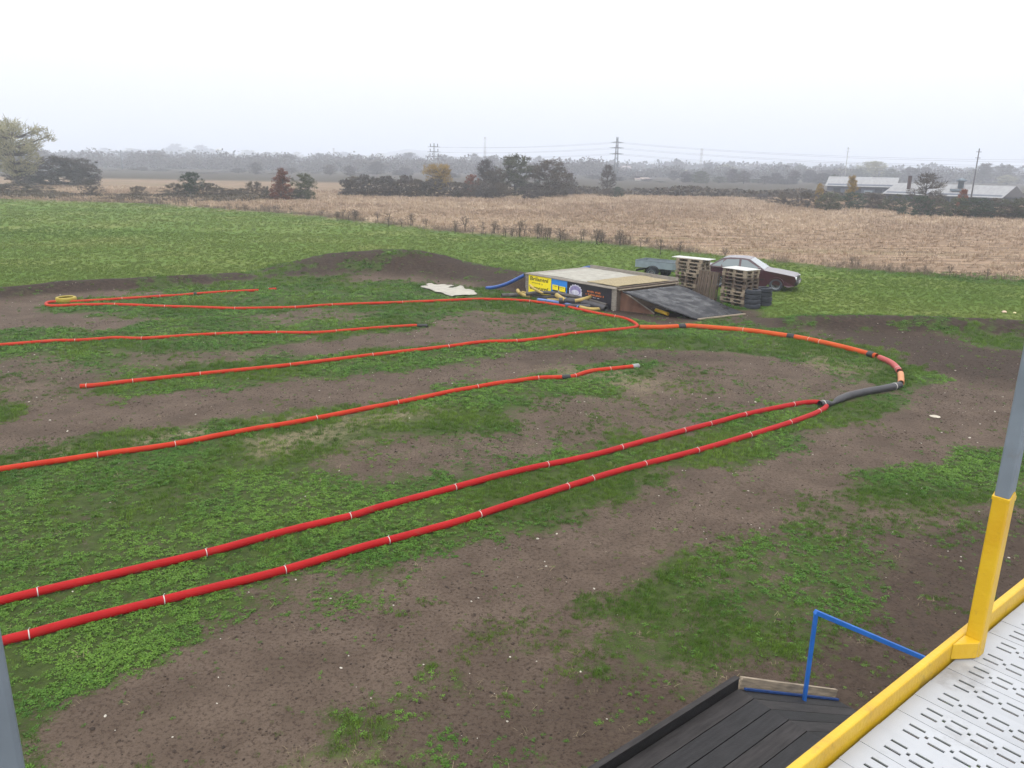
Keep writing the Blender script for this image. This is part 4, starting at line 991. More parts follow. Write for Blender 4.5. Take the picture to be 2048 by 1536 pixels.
cloth('tarpaulin', [(841, 576), (872, 583), (912, 574), (858, 571)], 'crumpled whitish sheet, part farther from the ramp, spread on the grass', 8)
def lump(name, px, py, r_, label, cat, mtl, seed, flat_=.6):
    q = G(px, py); rnd = random.Random(seed); bm = bmesh.new(); bmesh.ops.create_icosphere(bm, subdivisions=2, radius=r_)
    for v in bm.verts: v.co = Vector((v.co.x*rnd.uniform(.9, 1.1), v.co.y*rnd.uniform(.9, 1.1), v.co.z*flat_))
    me_ = bpy.data.meshes.new(name); bm.to_mesh(me_); bm.free(); me_.materials.append(mtl)
    o = obj(name, me_, None, (q[0], q[1], hz(q[0], q[1])+r_*flat_*.8)); return tag(o, label, cat)
lump('stone', 2008, 626, .09, 'pale pinkish stone in the meadow, larger of two', 'stone', mat('pinkish_stone', (.62, .45, .34), .8), 1)
lump('stone', 2029, 627, .06, 'pale yellowish stone in the meadow, smaller of two', 'stone', mat('yellowish_stone', (.62, .55, .30), .8), 2)
lump('paper_scrap', 1870, 834, .11, 'flat whitish scrap of paper lying on the bare soil', 'paper', mat('paper', (.40, .36, .29), .9), 3, .12)

# ================================================================== DRIVER STAND (the viewer's platform)
M_yellow = mat('yellow_enamel', (.50, .285, .008), .42, .12, 6, spec=.5, col2=(.56, .36, .015), bump=.12, bscale=60, wear=((.16, .10, .05), 7.0, .56, .72, .7))
M_steel = mat('grey_paint_steel', (.15, .175, .205), .55, .15, 6, spec=.3, wear=((.12, .10, .09), 6.0, .58, .74, .6))
M_deckm = mat('galvanised_plank', (.33, .34, .36), .5, .16, 2.2, spec=.5, metallic=.1, obj_rand=.05, wear=((.13, .12, .11), 3.2, .54, .74, .75))
M_soot = mat('grime', (.10, .09, .10), .8, .3, 20)
M_tarboard = mat('tarred_board', (.011, .010, .011), .6, .6, 5, spec=.3, stretch=(1, 8, 8), bump=.25, bscale=30)
M_tarboard2 = mat('greyed_tarred_board', (.022, .019, .019), .7, .5, 4, stretch=(1, 8, 8), bump=.25, bscale=30)
M_bluep = mat('blue_rail_paint', (.018, .115, .42), .4, .12, 6, spec=.4, wear=((.03, .06, .14), 9.0, .56, .72, .7))
ZD = 3.7
EA = np.array([.874, 1.818]); ED = np.array([.777, .630]); ED = ED/np.linalg.norm(ED)
EN = np.array([ED[1], -ED[0]])                                     # inward
az = math.atan2(ED[1], ED[0])
stand = empty('viewing_stand', (EA[0], EA[1], 0), az, 'steel viewing stand with perforated metal deck and yellow edge rail', 'platform')
# local: x along the edge, -y inward, z up
def plank_mesh():
    """one perforated sheet-metal plank, running inward; 0.17 wide with two slot rows and round holes"""
    W, Ln = .1135, 2.6
    ys = [0.0]; y = .055
    slots = []
    per = .0715; sl = .048
    while y+sl < Ln-.03: slots.append((y, y+sl)); y += per
    xr = [-.0525+.018, .0525-.018]
    bx = sorted([-W/2, W/2]+[c+d for c in (-.0205, .0205) for d in (-.0052, .0052)]+[-.0065, .0065])
    by = [0.0]
    for a, c in slots:
        by += [a, c]
    holes = [((slots[i][1]+slots[i+1][0])/2-.005, (slots[i][1]+slots[i+1][0])/2+.005) for i in range(len(slots)-1)]
    for h in holes: by += list(h)
    by = sorted(by)+[Ln]
    def solid(xm, ym):
        for c in (-.0205, .0205):
            if abs(xm-c) < .0052 and any(a < ym < d for a, d in slots): return False
        if abs(xm) < .0065 and any(a < ym < d for a, d in holes): return False
        return True
    b = MB(); vi = {}
    def V(i, j, k):
        key = (i, j, k)
        if key not in vi: vi[key] = len(b.v); b.v.append((bx[i], -by[j], -.004*k))
        return vi[key]
    nx, ny = len(bx)-1, len(by)-1
    S = [[solid((bx[i]+bx[i+1])/2, (by[j]+by[j+1])/2) for j in range(ny)] for i in range(nx)]
    for i in range(nx):
        for j in range(ny):
            if S[i][j]:
                b.f.append((V(i, j, 0), V(i, j+1, 0), V(i+1, j+1, 0), V(i+1, j, 0))); b.sm.append(False)
                for (di, dj, e0, e1) in ((-1, 0, (i, j), (i, j+1)), (1, 0, (i+1, j+1), (i+1, j)), (0, -1, (i+1, j), (i, j)), (0, 1, (i, j+1), (i+1, j+1))):
                    a, c = i+di, j+dj
                    if not (0 <= a < nx and 0 <= c < ny) or not S[a][c]:
                        b.f.append((V(*e0, 0), V(*e0, 1), V(*e1, 1), V(*e1, 0))); b.sm.append(False)
    # folded lips along both long edges
    for s in (-1, 1): b.box((s*(W/2-.001), -Ln/2, -.022), (.002, Ln, .036))
    return b.mesh('plank', M_deckm)
pm = plank_mesh()
for k in range(-27, 30):
    o = obj('deck_plank', pm, stand, (.02+k*.1145, .0-.012, ZD)); o.location.z += .0012*((k*7) % 3-1)
b = MB(); b.box((.1, .012, ZD+.012), (6.6, .028, .10)); toe = b.build('edge_rail', M_yellow, stand, bevel=.006)
b = MB(); b.box((.1, .005, ZD-.085), (6.6, .05, .085)); b.build('edge_beam', M_steel, stand)
for y in (-.9, -1.8, -2.55):
    b = MB(); b.box((.1, y, ZD-.075), (6.6, .06, .06)); b.build('joist', M_steel, stand)
for x in (.93, -1.810, 3.2):
    b = MB(); b.box((x, -.030, ZD+.27), (.052, .052, .62)); lo = b.build('post', M_yellow, stand, bevel=.006)
    if x < 0: lo.data.materials[0] = M_steel
    b = MB(); b.box((x, -.030, ZD+.58+1.2), (.047, .047, 2.4)); b.build('upper_post', M_steel, lo, bevel=.006)
    if x > 0:
        # ragged lower brush edge of the yellow coat and the welded gusset
        b = MB(); b.prism([(x-.0268, ZD+.572), (x+.0268, ZD+.572), (x+.0268, ZD+.585), (x+.007, ZD+.606), (x-.010, ZD+.594), (x-.0268, ZD+.583)], -.0568, -.0032, 'y'); b.build('paint_edge', M_yellow, lo)
        b = MB(); b.prism([(x-.12, -.003), (x-.0255, -.003), (x-.0255, -.054), (x-.042, -.054)], ZD+.004, ZD+.064, 'z'); b.build('gusset', M_yellow, lo, bevel=.003)
    b = MB(); b.box((x, -.035, ZD/2-.07), (.08, .08, ZD-.14)); b.build('leg', M_steel, stand)
    b = MB(); b.box((x, -2.55, ZD/2-.07), (.08, .08, ZD-.14)); b.build('leg', M_steel, stand)
# grime where the rail meets the deck
# ---------------- lower landing with ramp and blue handrail
ZL = 1.0
LC = G(1474, 1376, ZL)[:2]
land = empty('stair_landing', (LC[0], LC[1], 0), az, 'black tarred timber landing with a plank ramp below the stand', 'landing')
# local x along ED (beyond x=0 the ramp goes down), -y inward
for k in range(8):
    b = MB(); b.box((-1.6, -.09-k*.165, ZL-.015), (3.2, .158, .03)); b.build('board', M_tarboard if k % 3 else M_tarboard2, land, bevel=.003)
b = MB(); b.box((-1.6, .02, ZL+.02), (3.24, .04, .13)); b.build('edge_board', M_tarboard, land, bevel=.004)
b = MB(); b.box((-1.6, .021, ZL+.088), (3.24, .05, .012)); b.build('edge_cap', M_tarboard2, land, bevel=.003)
rl_ = 1.84; dz = -ZL+.03; slope = math.atan2(dz, rl_); hyp = math.hypot(dz, rl_)
def onramp(x, y, z): return Matrix.Translation((0, y, ZL)) @ Matrix.Rotation(-slope, 4, 'Y') @ Matrix.Translation((x, 0, z))
for k in range(8):
    b = MB(); b.box((0, 0, 0), (hyp, .158, .028)); o = b.build('ramp_board', M_tarboard2 if k % 2 else M_tarboard, land); o.matrix_local = onramp(hyp/2+.012, -.09-k*.165, -.018)
b = MB(); b.box((0, 0, 0), (hyp*.97, .035, .13)); o = b.build('ramp_side_board', M_wood, land, bevel=.004); o.matrix_local = onramp(hyp/2+.02, .022, .03)
b = MB(); b.box((0, 0, 0), (hyp*.95, .022, .018)); o = b.build('rail_foot', mat('dull_blue_paint', (.012, .045, .17), .6, .3, 9), land); o.matrix_local = onramp(hyp/2+.03, -.03, .012)
for x in (-3.1, -1.6, -.1):
    for y in (-.05, -1.25):
        b = MB(); b.box((x, y, ZL/2-.02), (.08, .08, ZL-.03)); b.build('leg', M_oldwood, land)
# handrail
bR = G(1609, 1396, .50); tR = bR+np.array([0, 0, .90]); eR = tR+1.3*np.array([.96, .222, -.5])
rail = empty('handrail', (bR[0], bR[1], 0), 0, 'bright blue square-tube handrail standing on the landing ramp', 'handrail'); oR = np.array([bR[0], bR[1], 0])
def bar(p, q, wd, name):
    p = Vector(p-oR); q = Vector(q-oR); d = (q-p); b = MB(); b.box((0, 0, 0), (wd, wd, d.length)); o = b.build(name, M_bluep, rail, bevel=.004)
    M_ = d.to_track_quat('Z', 'Y').to_matrix().to_4x4(); M_.translation = (p+q)/2; o.matrix_local = M_
bar(bR+np.array([0, 0, -.03]), tR, .034, 'upright'); bar(tR+np.array([-.01, 0, .018]), eR, .042, 'top_bar')
bar(np.array([eR[0], eR[1], .02]), eR-np.array([0, 0, .02]), .034, 'upright')

# ================================================================== TREES
def tree_protos(kind, seed, leafm, barkm):
    rnd = random.Random(seed); t = MB(); c = MB()
    K = dict(round=(.03, .46, 130, 44, .030, .9), broad=(.20, .46, 170, 34, .016, 1.3), bare=(.12, .36, 90, 5, .014, 1.7), poplar=(.12, .22, 90, 26, .020, 1.8), bush=(.0, .62, 120, 40, .036, 1.3), cone=(.02, .30, 130, 44, .028, .6), twig=(.0, .55, 90, 9, .020, 2.6), weed=(.30, .42, 26, 10, .020, 1.2))[kind]
    c0, Rm, ncl, nleaf, lsz, twm = K
    ph = [rnd.uniform(0, 6.28) for _ in range(4)]
    def env(z):
        q = (z-c0)/(1-c0)
        if kind == 'cone': return Rm*(1-q)**.75*min(1, q*7+.45)
        if kind == 'broad': return Rm*math.sqrt(max(0, 1-((q-.62)/.64)**2))
        if kind == 'poplar': return Rm*math.sqrt(max(0, 1-((q-.5)/.56)**2))
        return Rm*math.sqrt(max(0, 1-((q-.42)/.60)**2))
    nst = dict(round=3, bush=6, twig=7, broad=3, weed=9).get(kind, 1)
    stems = []
    for s in range(nst):
        a = rnd.uniform(0, 6.28); lean = (.10 if nst > 1 else .02)*rnd.uniform(.6, 1.4)
        top = dict(bush=.6, twig=.7, round=.7, broad=.72, weed=1.0).get(kind, .93)
        pts = [Vector((.012*nst*math.cos(a)*.6, .012*nst*math.sin(a)*.6, -.02))]
        for k in range(1, 7):
            q = k/6; pts.append(Vector((math.cos(a)*lean*q*2.0*q+rnd.gauss(0, .008), math.sin(a)*lean*q*2.0*q+rnd.gauss(0, .008), top*q)))
        r_ = (.022 if nst == 1 else .013)*(1.15 if kind in ('broad', 'round') else .8)
        t.tube(pts, [r_*(1-.82*k/6) for k in range(7)], 6); stems.append(pts)
    cls = []
    for k in range(ncl):
        for _ in range(30):
            z = c0+(1-c0)*rnd.random()**{'cone': 1.4, 'bush': 1.25, 'round': 1.0}.get(kind, .8); a = rnd.uniform(0, 6.28); r_ = env(z)*(1+.20*math.sin(2*a+ph[0])+.14*math.sin(3*a+ph[1]+z*6)+.10*math.sin(9*z+ph[2])); q = math.sqrt(rnd.random())
            if r_ < .02: continue
            p = Vector((math.cos(a)*r_*q, math.sin(a)*r_*q, z*rnd.uniform(.97, 1.0)))
            if all((p-o_).length > .035 for o_ in cls): break
        cls.append(p)
        st_ = min(stems, key=lambda S: (S[3]-p).length); base = min(st_[1:], key=lambda v: (v-p).length+max(0, v.z-p.z+.04)*4)
        mid = (base+p)/2+Vector((rnd.gauss(0, .02), rnd.gauss(0, .02), -.015))
        t.tube([base, mid, p], [.0065, .0045, .0018], 4, cap=False)
        sz = rnd.uniform(.035, .085)*(1.2 if kind in ('round', 'bush') else 1)
        for i in range(int(nleaf*rnd.uniform(.6, 1.3))):
            d = Vector((rnd.gauss(0, 1), rnd.gauss(0, 1), rnd.gauss(0, .75))); d = d.normalized()*sz*rnd.random()**.45
            o_ = p+d; s_ = lsz*rnd.uniform(.5, 1.2); M_ = Euler((rnd.uniform(-1.2, 1.2), rnd.uniform(-1.2, 1.2), rnd.uniform(0, 6.3))).to_matrix()
            if o_.z < .005: continue
            c.add([o_+M_ @ Vector(w_) for w_ in ((-s_*.5, -s_*.3, 0), (s_*.1, -s_*.6, 0), (s_*.6, s_*.1, s_*.15), (-s_*.1, s_*.5, 0))], [(0, 1, 2, 3)])
        for i in range(int(13*twm)):
            d = (p-base).normalized()*.5+Vector((rnd.gauss(0, .7), rnd.gauss(0, .7), rnd.gauss(.35, .5))); d = d.normalized()*rnd.uniform(.05, .13)
            o_ = base*.25+p*.75 if rnd.random() < .5 else p; sd_ = d.cross(Vector((rnd.gauss(0, 1), rnd.gauss(0, 1), rnd.gauss(0, 1)))).normalized()*.0045
            o_ = o_+Vector((rnd.gauss(0, .02), rnd.gauss(0, .02), rnd.gauss(0, .02)))
            c.add([o_-sd_, o_+sd_, o_+d*.6+sd_*.7+Vector((0, 0, .006)), o_+d, o_+d*.6-sd_*.7+Vector((0, 0, .006))], [(0, 1, 2, 3, 4)])
    return t.mesh('trunk', barkm), c.mesh('crown', leafm)
M_bark = mat('bark', (.060, .048, .042), .9, .3, 20)
LM = dict(
 brown=leafmat('brown_olive_leaves', (.052, .042, .030), (.145, .108, .070)),
 grey=leafmat('grey_brown_twigs', (.055, .046, .042), (.120, .100, .085)),
 olive=leafmat('olive_leaves', (.045, .052, .022), (.120, .120, .050)),
 green=leafmat('dark_green_leaves', (.020, .036, .018), (.060, .080, .034)),
 red=leafmat('rust_leaves', (.110, .030, .014), (.300, .095, .035)),
 yellow=leafmat('yellow_leaves', (.190, .120, .022), (.440, .300, .060)),
 pale=leafmat('pale_yellow_green_leaves', (.190, .180, .095), (.400, .370, .210)),
 straw=leafmat('dead_weed_stems', (.105, .076, .058), (.230, .175, .130)))
PROTO = {}
def proto(kind, col, seed):
    key = (kind, col, seed)
    if key not in PROTO: PROTO[key] = tree_protos(kind, hash((kind, seed)) % 1000 if False else sum(map(ord, kind))*7+seed*31, LM[col], M_bark)
    return PROTO[key]
rt_ = random.Random(11)
def tree(px, Y, top, wpx, kind, col, seed, label, group=None, name='tree', cat='tree'):
    g0 = AY(px, 340, Y); X = g0[0]; T = AY(px, top, Y); h = max(.5, T[2]); wid = wpx/FPX*math.hypot(X, Y)*1.0
    tm_, cm_ = proto(kind, col, seed)
    Rm = dict(round=.46, broad=.46, bare=.36, poplar=.22, bush=.62, cone=.30, twig=.55, weed=.42)[kind]
    z0 = hz(X, Y)
    sx = wid/(2*Rm*1.12)
    o = empty(name, (X, Y, z0), rt_.uniform(0, 6.28), label, cat, group, scale=(sx, sx, (h-z0)*.97))
    obj('trunk', tm_, o); obj('crown', cm_, o); return o
# --- singled-out trees and bushes
tree(32, 140, 236, 112, 'broad', 'pale', 1, 'tall broad tree with thin pale yellow crown over bare trunks', )
tree(-34, 150, 244, 104, 'broad', 'pale', 2, 'tall pale tree standing half out of the hedge edge')
tree(110, 150, 312, 120, 'round', 'grey', 1, 'wide rounded grey-brown thicket beside the tall pale tree', name='thicket', cat='thicket')
tree(165, 155, 316, 70, 'round', 'grey', 2, 'rounded twiggy thicket at the end of the thicket row', name='thicket', cat='thicket')
tree(50, 150, 322, 80, 'round', 'grey', 3, 'grey thicket growing at the foot of the tall pale tree', name='thicket', cat='thicket')
tree(15, 112, 366, 120, 'bush', 'brown', 1, 'low brown bramble mound at the meadow corner', name='bush', cat='bush')
tree(72, 118, 372, 60, 'twig', 'brown', 1, 'small brown scrub beside the bramble mound', name='bush', cat='bush')
tree(178, 112, 356, 44, 'twig', 'grey', 2, 'upright twiggy bush standing alone in front of the strip field', name='bush', cat='bush')
tree(272, 112, 372, 44, 'twig', 'brown', 3, 'low twiggy bush near the field corner', name='bush', cat='bush')
tree(345, 112, 366, 66, 'twig', 'brown', 2, 'brown bush left of the dark evergreen', name='bush', cat='bush')
tree(381, 113, 344, 48, 'round', 'green', 4, 'dark evergreen with a lopsided rounded top')
tree(412, 113, 366, 60, 'bush', 'brown', 2, 'brown bush at the right foot of the dark evergreen', name='bush', cat='bush')
for i, (px, tp, w_) in enumerate(((436, 374, 46), (458, 378, 50), (482, 376, 50), (505, 362, 48), (526, 372, 48), (590, 378, 50))):
    tree(px, 113, tp, w_, 'twig' if i % 2 else 'bush', 'brown', i+1, 'low brown hedge bush between the evergreen and the rust-red tree', 'hedge bushes before the rust-red tree', 'bush', 'bush')
tree(563, 112, 333, 56, 'cone', 'red', 1, 'rust-red autumn tree with a pointed crown')
tree(606, 113, 346, 50, 'round', 'olive', 2, 'olive-brown bush leaning on the rust-red tree', name='bush', cat='bush')
for i, (px, tp, w_) in enumerate(((690, 358, 44), (708, 352, 48), (728, 349, 56), (750, 354, 56), (772, 351, 56), (794, 358, 52), (812, 350, 52), (832, 358, 52), (850, 362, 50), (925, 366, 50), (972, 364, 52), (1000, 366, 60), (1064, 366, 60))):
    tree(px, 128, tp, w_, ('bush', 'round', 'twig')[i % 3], 'brown' if i % 2 else 'grey', i+1, ('wide', 'rounded', 'twiggy')[i % 3]+(' brown' if i % 2 else ' grey')+' bush in the dark hedge '+('before the yellow tree' if px < 900 else 'before the big round trees'), ('wide', 'rounded', 'twiggy')[i % 3]+' hedge bushes '+('before the yellow tree' if px < 900 else 'before the round trees'), 'bush', 'bush')
tree(877, 134, 327, 66, 'broad', 'yellow', 3, 'yellow-leaved tree in front of the pylon with side insulators')
tree(868, 130, 356, 72, 'bush', 'brown', 3, 'dark bush under the yellow tree', name='bush', cat='bush')
tree(908, 131, 362, 64, 'bush', 'brown', 4, 'dark bush right beside the yellow tree', name='bush', cat='bush')
tree(944, 134, 348, 36, 'round', 'red', 2, 'small orange-topped bush between the yellow tree and the big round trees', name='bush', cat='bush')
tree(952, 131, 360, 66, 'bush', 'brown', 5, 'dark bush below the orange-topped bush', name='bush', cat='bush')
tree(972, 136, 318, 48, 'bare', 'grey', 1, 'bare branching tree just before the tall chimney')
tree(992, 133, 338, 56, 'round', 'brown', 3, 'brown rounded tree at the foot of the big olive tree')
tree(1032, 140, 309, 100, 'round', 'olive', 1, 'big olive-green round tree, taller of the pair by the field')
tree(1102, 138, 319, 104, 'round', 'brown', 2, 'big brown round tree, lower of the pair by the field')
tree(1140, 150, 345, 34, 'round', 'grey', 5, 'small grey tree behind the big brown round tree')
tree(1216, 152, 330, 40, 'bare', 'grey', 2, 'slender bare tree left of the lattice pylon')
tree(1214, 142, 376, 36, 'bush', 'brown', 6, 'low brown bush at the pylon foot, left one', name='bush', cat='bush')
tree(1238, 142, 374, 34, 'bush', 'green', 2, 'low dark green bush at the pylon foot, right one', name='bush', cat='bush')
tree(1575, 122, 386, 60, 'bush', 'brown', 7, 'brown bush where the hedge meets the stubble', name='bush', cat='bush')
tree(1530, 140, 388, 60, 'bush', 'grey', 2, 'low grey bush at the far stubble edge', name='bush', cat='bush')
for i, (px, tp, w_) in enumerate(((1622, 384, 60), (1668, 384, 60), (1712, 384, 64), (1756, 386, 60), (1800, 388, 60))):
    tree(px, 112+rt_.uniform(-2, 3), tp, w_, ('bush', 'round')[i % 2], ('brown', 'olive', 'green')[i % 3], i+1, 'hedge bush in front of the farther barn', 'hedge bushes before the farther barn', 'bush', 'bush')
tree(1708, 118, 352, 20, 'poplar', 'yellow', 1, 'thin young orange-yellow tree before the farther barn')
tree(1644, 122, 366, 22, 'round', 'yellow', 2, 'small orange bush by the end wall of the farther barn', name='bush', cat='bush')
for i, (px, tp, w_) in enumerate(((1845, 390, 70), (1880, 392, 70), (1925, 394, 76), (1968, 396, 76), (2010, 396, 80), (2055, 396, 80), (2110, 398, 90))):
    tree(px, 102+rt_.uniform(-1.5, 2)-i*.9, tp, w_, ('bush', 'round')[i % 2], ('green', 'brown', 'olive')[i % 3], i+1, 'thick dark hedge bush in front of the nearer barn', 'hedge bushes before the nearer barn', 'bush', 'bush')
tree(1860, 110, 346, 60, 'bare', 'brown', 3, 'reddish half-bare tree rising before the nearer barn roof')
tree(1935, 106, 378, 26, 'round', 'red', 4, 'small orange-red bush below the barn roof vent', name='bush', cat='bush')
# --- dead weeds along the field edge
wcl = []
for i in range(46):
    j = rt_.randrange(1, 8); a = np.array(FE[j]); c_ = np.array(FE[j+1]); wcl.append((a+(c_-a)*rt_.random(), rt_.uniform(.7, 1.35)))
for i in range(235):
    cq, cs_ = rt_.choice(wcl); q = cq+np.array([rt_.gauss(0, 1.1), rt_.gauss(.1, .7)])
    if not (-50 < q[0] < 30) or (q[0] > 11 and rt_.random() < .75): continue
    s_ = cs_*rt_.uniform(.45, 1.1)*(1 if q[1] > 48 else .6)
    tm_, cm_ = proto('weed', 'straw', 1+i % 4)
    wl = 'tall' if s_ > 1.15 else 'knee-high' if s_ > .8 else 'low'; wp = 'beyond the maroon car' if q[0] > 12 else 'beyond the pallet stacks' if q[0] > 7 else 'beyond the jump table' if q[0] > 0 else 'beyond the earth mound' if q[0] > -11 else 'towards the rust-red tree'
    o = empty('weed_clump', (q[0], q[1], hz(q[0], q[1])), rt_.uniform(0, 6.28), wl+' dead brown weed clump at the stubble edge '+wp, 'weeds', wl+' dead weeds '+wp, scale=(s_*.9, s_*.9, s_*.85))
    obj('stems', tm_, o); obj('crown', cm_, o)
for px, Y, tp, w_ in ((640, 82, 421, 40), (708, 78, 424, 34), (930, 64.5, 432, 34), (1042, 60.5, 440, 40), (1200, 55.5, 458, 36), (1125, 58, 456, 44), (1332, 50, 478, 26), (1372, 48.5, 482, 24)):
    tree(px, Y, tp, w_, 'weed', 'straw', 1+px % 4, 'big dead brush clump rising from the weed strip along the stubble', 'big brush clumps on the weed strip', 'weed_clump', 'weeds')
protoW = [blades_proto('dry_weed_a', 12, .16, .42, .012, 41, LM['straw'], .25), blades_proto('dry_weed_b', 9, .12, .30, .012, 42, LM['straw'], .4)]
wx, wy = [], []
for j in range(1, 9):
    a = np.array(FE[j]); c_ = np.array(FE[j+1]); L_ = np.hypot(*(c_-a)); nn_ = int(L_*26); t = rng.random(nn_)
    p_ = a[None]+(c_-a)[None]*t[:, None]+np.stack([rng.normal(0, .5, nn_), rng.normal(.1, .65, nn_)], -1); wx.append(p_[:, 0]); wy.append(p_[:, 1])
wx = np.concatenate(wx); wy = np.concatenate(wy); kp = fbm(wx*.35, wy*.35, 88, 3) > .42; wx, wy = wx[kp], wy[kp]
tag(scatter('dry_weed_strip', wx, wy, rng.uniform(.5, 1.3, len(wx)), rng.uniform(-.2, .5, len(wx)), protoW), 'low dry brown growth along the edge of the stubble', 'weeds', kind='stuff')
# --- hazy rows farther off
FORM = dict(round='rounded', bare='bare-branched', poplar='narrow upright')
def row(n, x0, x1, Y0, Y1, tops, wlo, whi, kinds, cols, label, group):
    for i in range(n):
        px = x0+(x1-x0)*(i+.5)/n+rt_.uniform(-.4, .4)*(x1-x0)/n; tp = np.interp(px, [q[0] for q in tops], [q[1] for q in tops])+rt_.choice((-1, 1, 1))*rt_.uniform(0, 13)*(1 if Y0 < 600 else .5)
        kd = rt_.choice(kinds); wd = rt_.uniform(wlo, whi)*(.7 if kd == 'poplar' else 1)
        sz = 'broad' if wd > (wlo+whi)/2 else 'slim'
        tree(px, rt_.uniform(Y0, Y1), tp, wd, kd, rt_.choice(cols), rt_.randrange(1, 4), sz+' '+FORM[kd]+' '+label, sz+' '+kd+' trees, '+group)
row(38, -120, 700, 540, 640, [(0, 324), (180, 318), (210, 312), (330, 313), (440, 316), (560, 320), (700, 315)], 34, 60, ('round', 'bare', 'poplar', 'round'), ('grey', 'brown', 'grey'), 'bluish tree in the hazy wood behind the strip field', 'hazy wood behind the strip field')
row(20, 690, 1000, 540, 640, [(690, 314), (800, 318), (900, 316), (1000, 322)], 36, 54, ('round', 'bare', 'poplar'), ('grey', 'brown'), 'bluish tree in the hazy wood behind the dark hedge', 'hazy wood behind the dark hedge')
row(34, 1130, 1660, 520, 640, [(1130, 352), (1220, 350), (1300, 354), (1370, 334), (1440, 332), (1480, 350), (1560, 338), (1660, 342)], 30, 50, ('bare', 'poplar', 'round'), ('grey', 'pale', 'olive'), 'bluish tree in the hazy belt beyond the stubble field', 'hazy belt beyond the stubble field')
row(18, 1640, 2120, 400, 480, [(1640, 338), (1720, 328), (1840, 330), (1900, 350), (1980, 336), (2100, 345)], 36, 56, ('poplar', 'round', 'bare'), ('pale', 'grey', 'olive'), 'tree in the hazy row behind the barns', 'row behind the barns')
row(26, 80, 530, 1350, 1550, [(80, 305), (140, 306), (190, 318), (200, 300), (290, 298), (330, 300), (340, 293), (430, 297), (470, 306), (530, 306)], 28, 50, ('poplar', 'round', 'bare'), ('pale', 'grey'), 'very faint tree against the sky near the water tower', 'faint trees near the water tower')
row(26, 530, 980, 1350, 1550, [(530, 308), (560, 304), (660, 316), (700, 304), (770, 306), (820, 314), (980, 318)], 28, 48, ('poplar', 'round', 'bare'), ('pale', 'grey'), 'very faint tree against the sky by the shorter chimney', 'faint trees by the shorter chimney')
row(14, 1130, 1700, 800, 1000, [(1130, 346), (1300, 344), (1400, 338), (1500, 342), (1700, 332)], 20, 36, ('round', 'bare'), ('grey', 'olive'), 'faint tree in front of the far suburb', 'faint trees before the far suburb')
row(34, -120, 1000, 300, 380, [(-120, 338), (200, 332), (500, 336), (760, 334), (1000, 340)], 26, 46, ('round', 'bare', 'round'), ('grey', 'brown', 'grey'), 'dusky tree in the thicket below the hazy wood', 'thicket below the hazy wood')
row(24, 1120, 1680, 290, 360, [(1120, 358), (1300, 358), (1400, 348), (1500, 350), (1680, 350)], 24, 42, ('round', 'bare', 'round'), ('grey', 'olive', 'grey'), 'dusky tree in the thicket behind the far scrub', 'thicket behind the far scrub')
# low scrub strip at the foot of the hazy belt: one unbroken mass
def mass(name, x0, x1, Y0, Y1, zt, n, mtl, label, seed, lsz):
    rg = np.random.default_rng(seed); b = MB(); X = rg.uniform(x0, x1, n); Y = rg.uniform(Y0, Y1, n)
    tp = zt*np.clip(.15+2.2*(fbm(X*.09, Y*.09, seed, 4)-.30), .12, 1.35); Z = tp*rg.random(n)**.6+height(X, Y)
    rnd = random.Random(seed)
    for x, y, z in zip(X, Y, Z):
        s_ = lsz*rnd.uniform(.5, 1.2); M_ = Euler((rnd.uniform(-1.4, 1.4), rnd.uniform(-1.4, 1.4), rnd.uniform(0, 6.3))).to_matrix(); o_ = Vector((x, y, z))
        b.add([o_+M_ @ Vector(w_) for w_ in ((-s_*.5, -s_*.3, 0), (s_*.1, -s_*.6, 0), (s_*.6, s_*.1, s_*.15), (-s_*.1, s_*.5, 0))], [(0, 1, 2, 3)])
    return tag(b.build(name, mtl, None, fixn=False), label, 'scrub', kind='stuff')
mass('far_scrub', 10, 150, 152, 172, 1.9, 30000, LM['brown'], 'low unbroken scrub along the far stubble edge', 3, .55)
mass('corner_scrub', -82, -34, 103, 117, 1.0, 16000, LM['brown'], 'low brown scrub along the far edge of the meadow', 6, .20)
mass('valley_wood', -330, 60, 430, 500, 8.2, 62000, LM['grey'], 'soft unbroken grey wood filling the valley behind the hedges', 15, .85)
mass('valley_wood', 60, 420, 430, 500, 6.2, 50000, LM['grey'], 'soft unbroken grey wood in the valley beyond the stubble', 16, .85)
mass('far_wood', -700, 700, 700, 820, 10, 40000, LM['grey'], 'distant unbroken wood filling the valley', 5, 3.0)

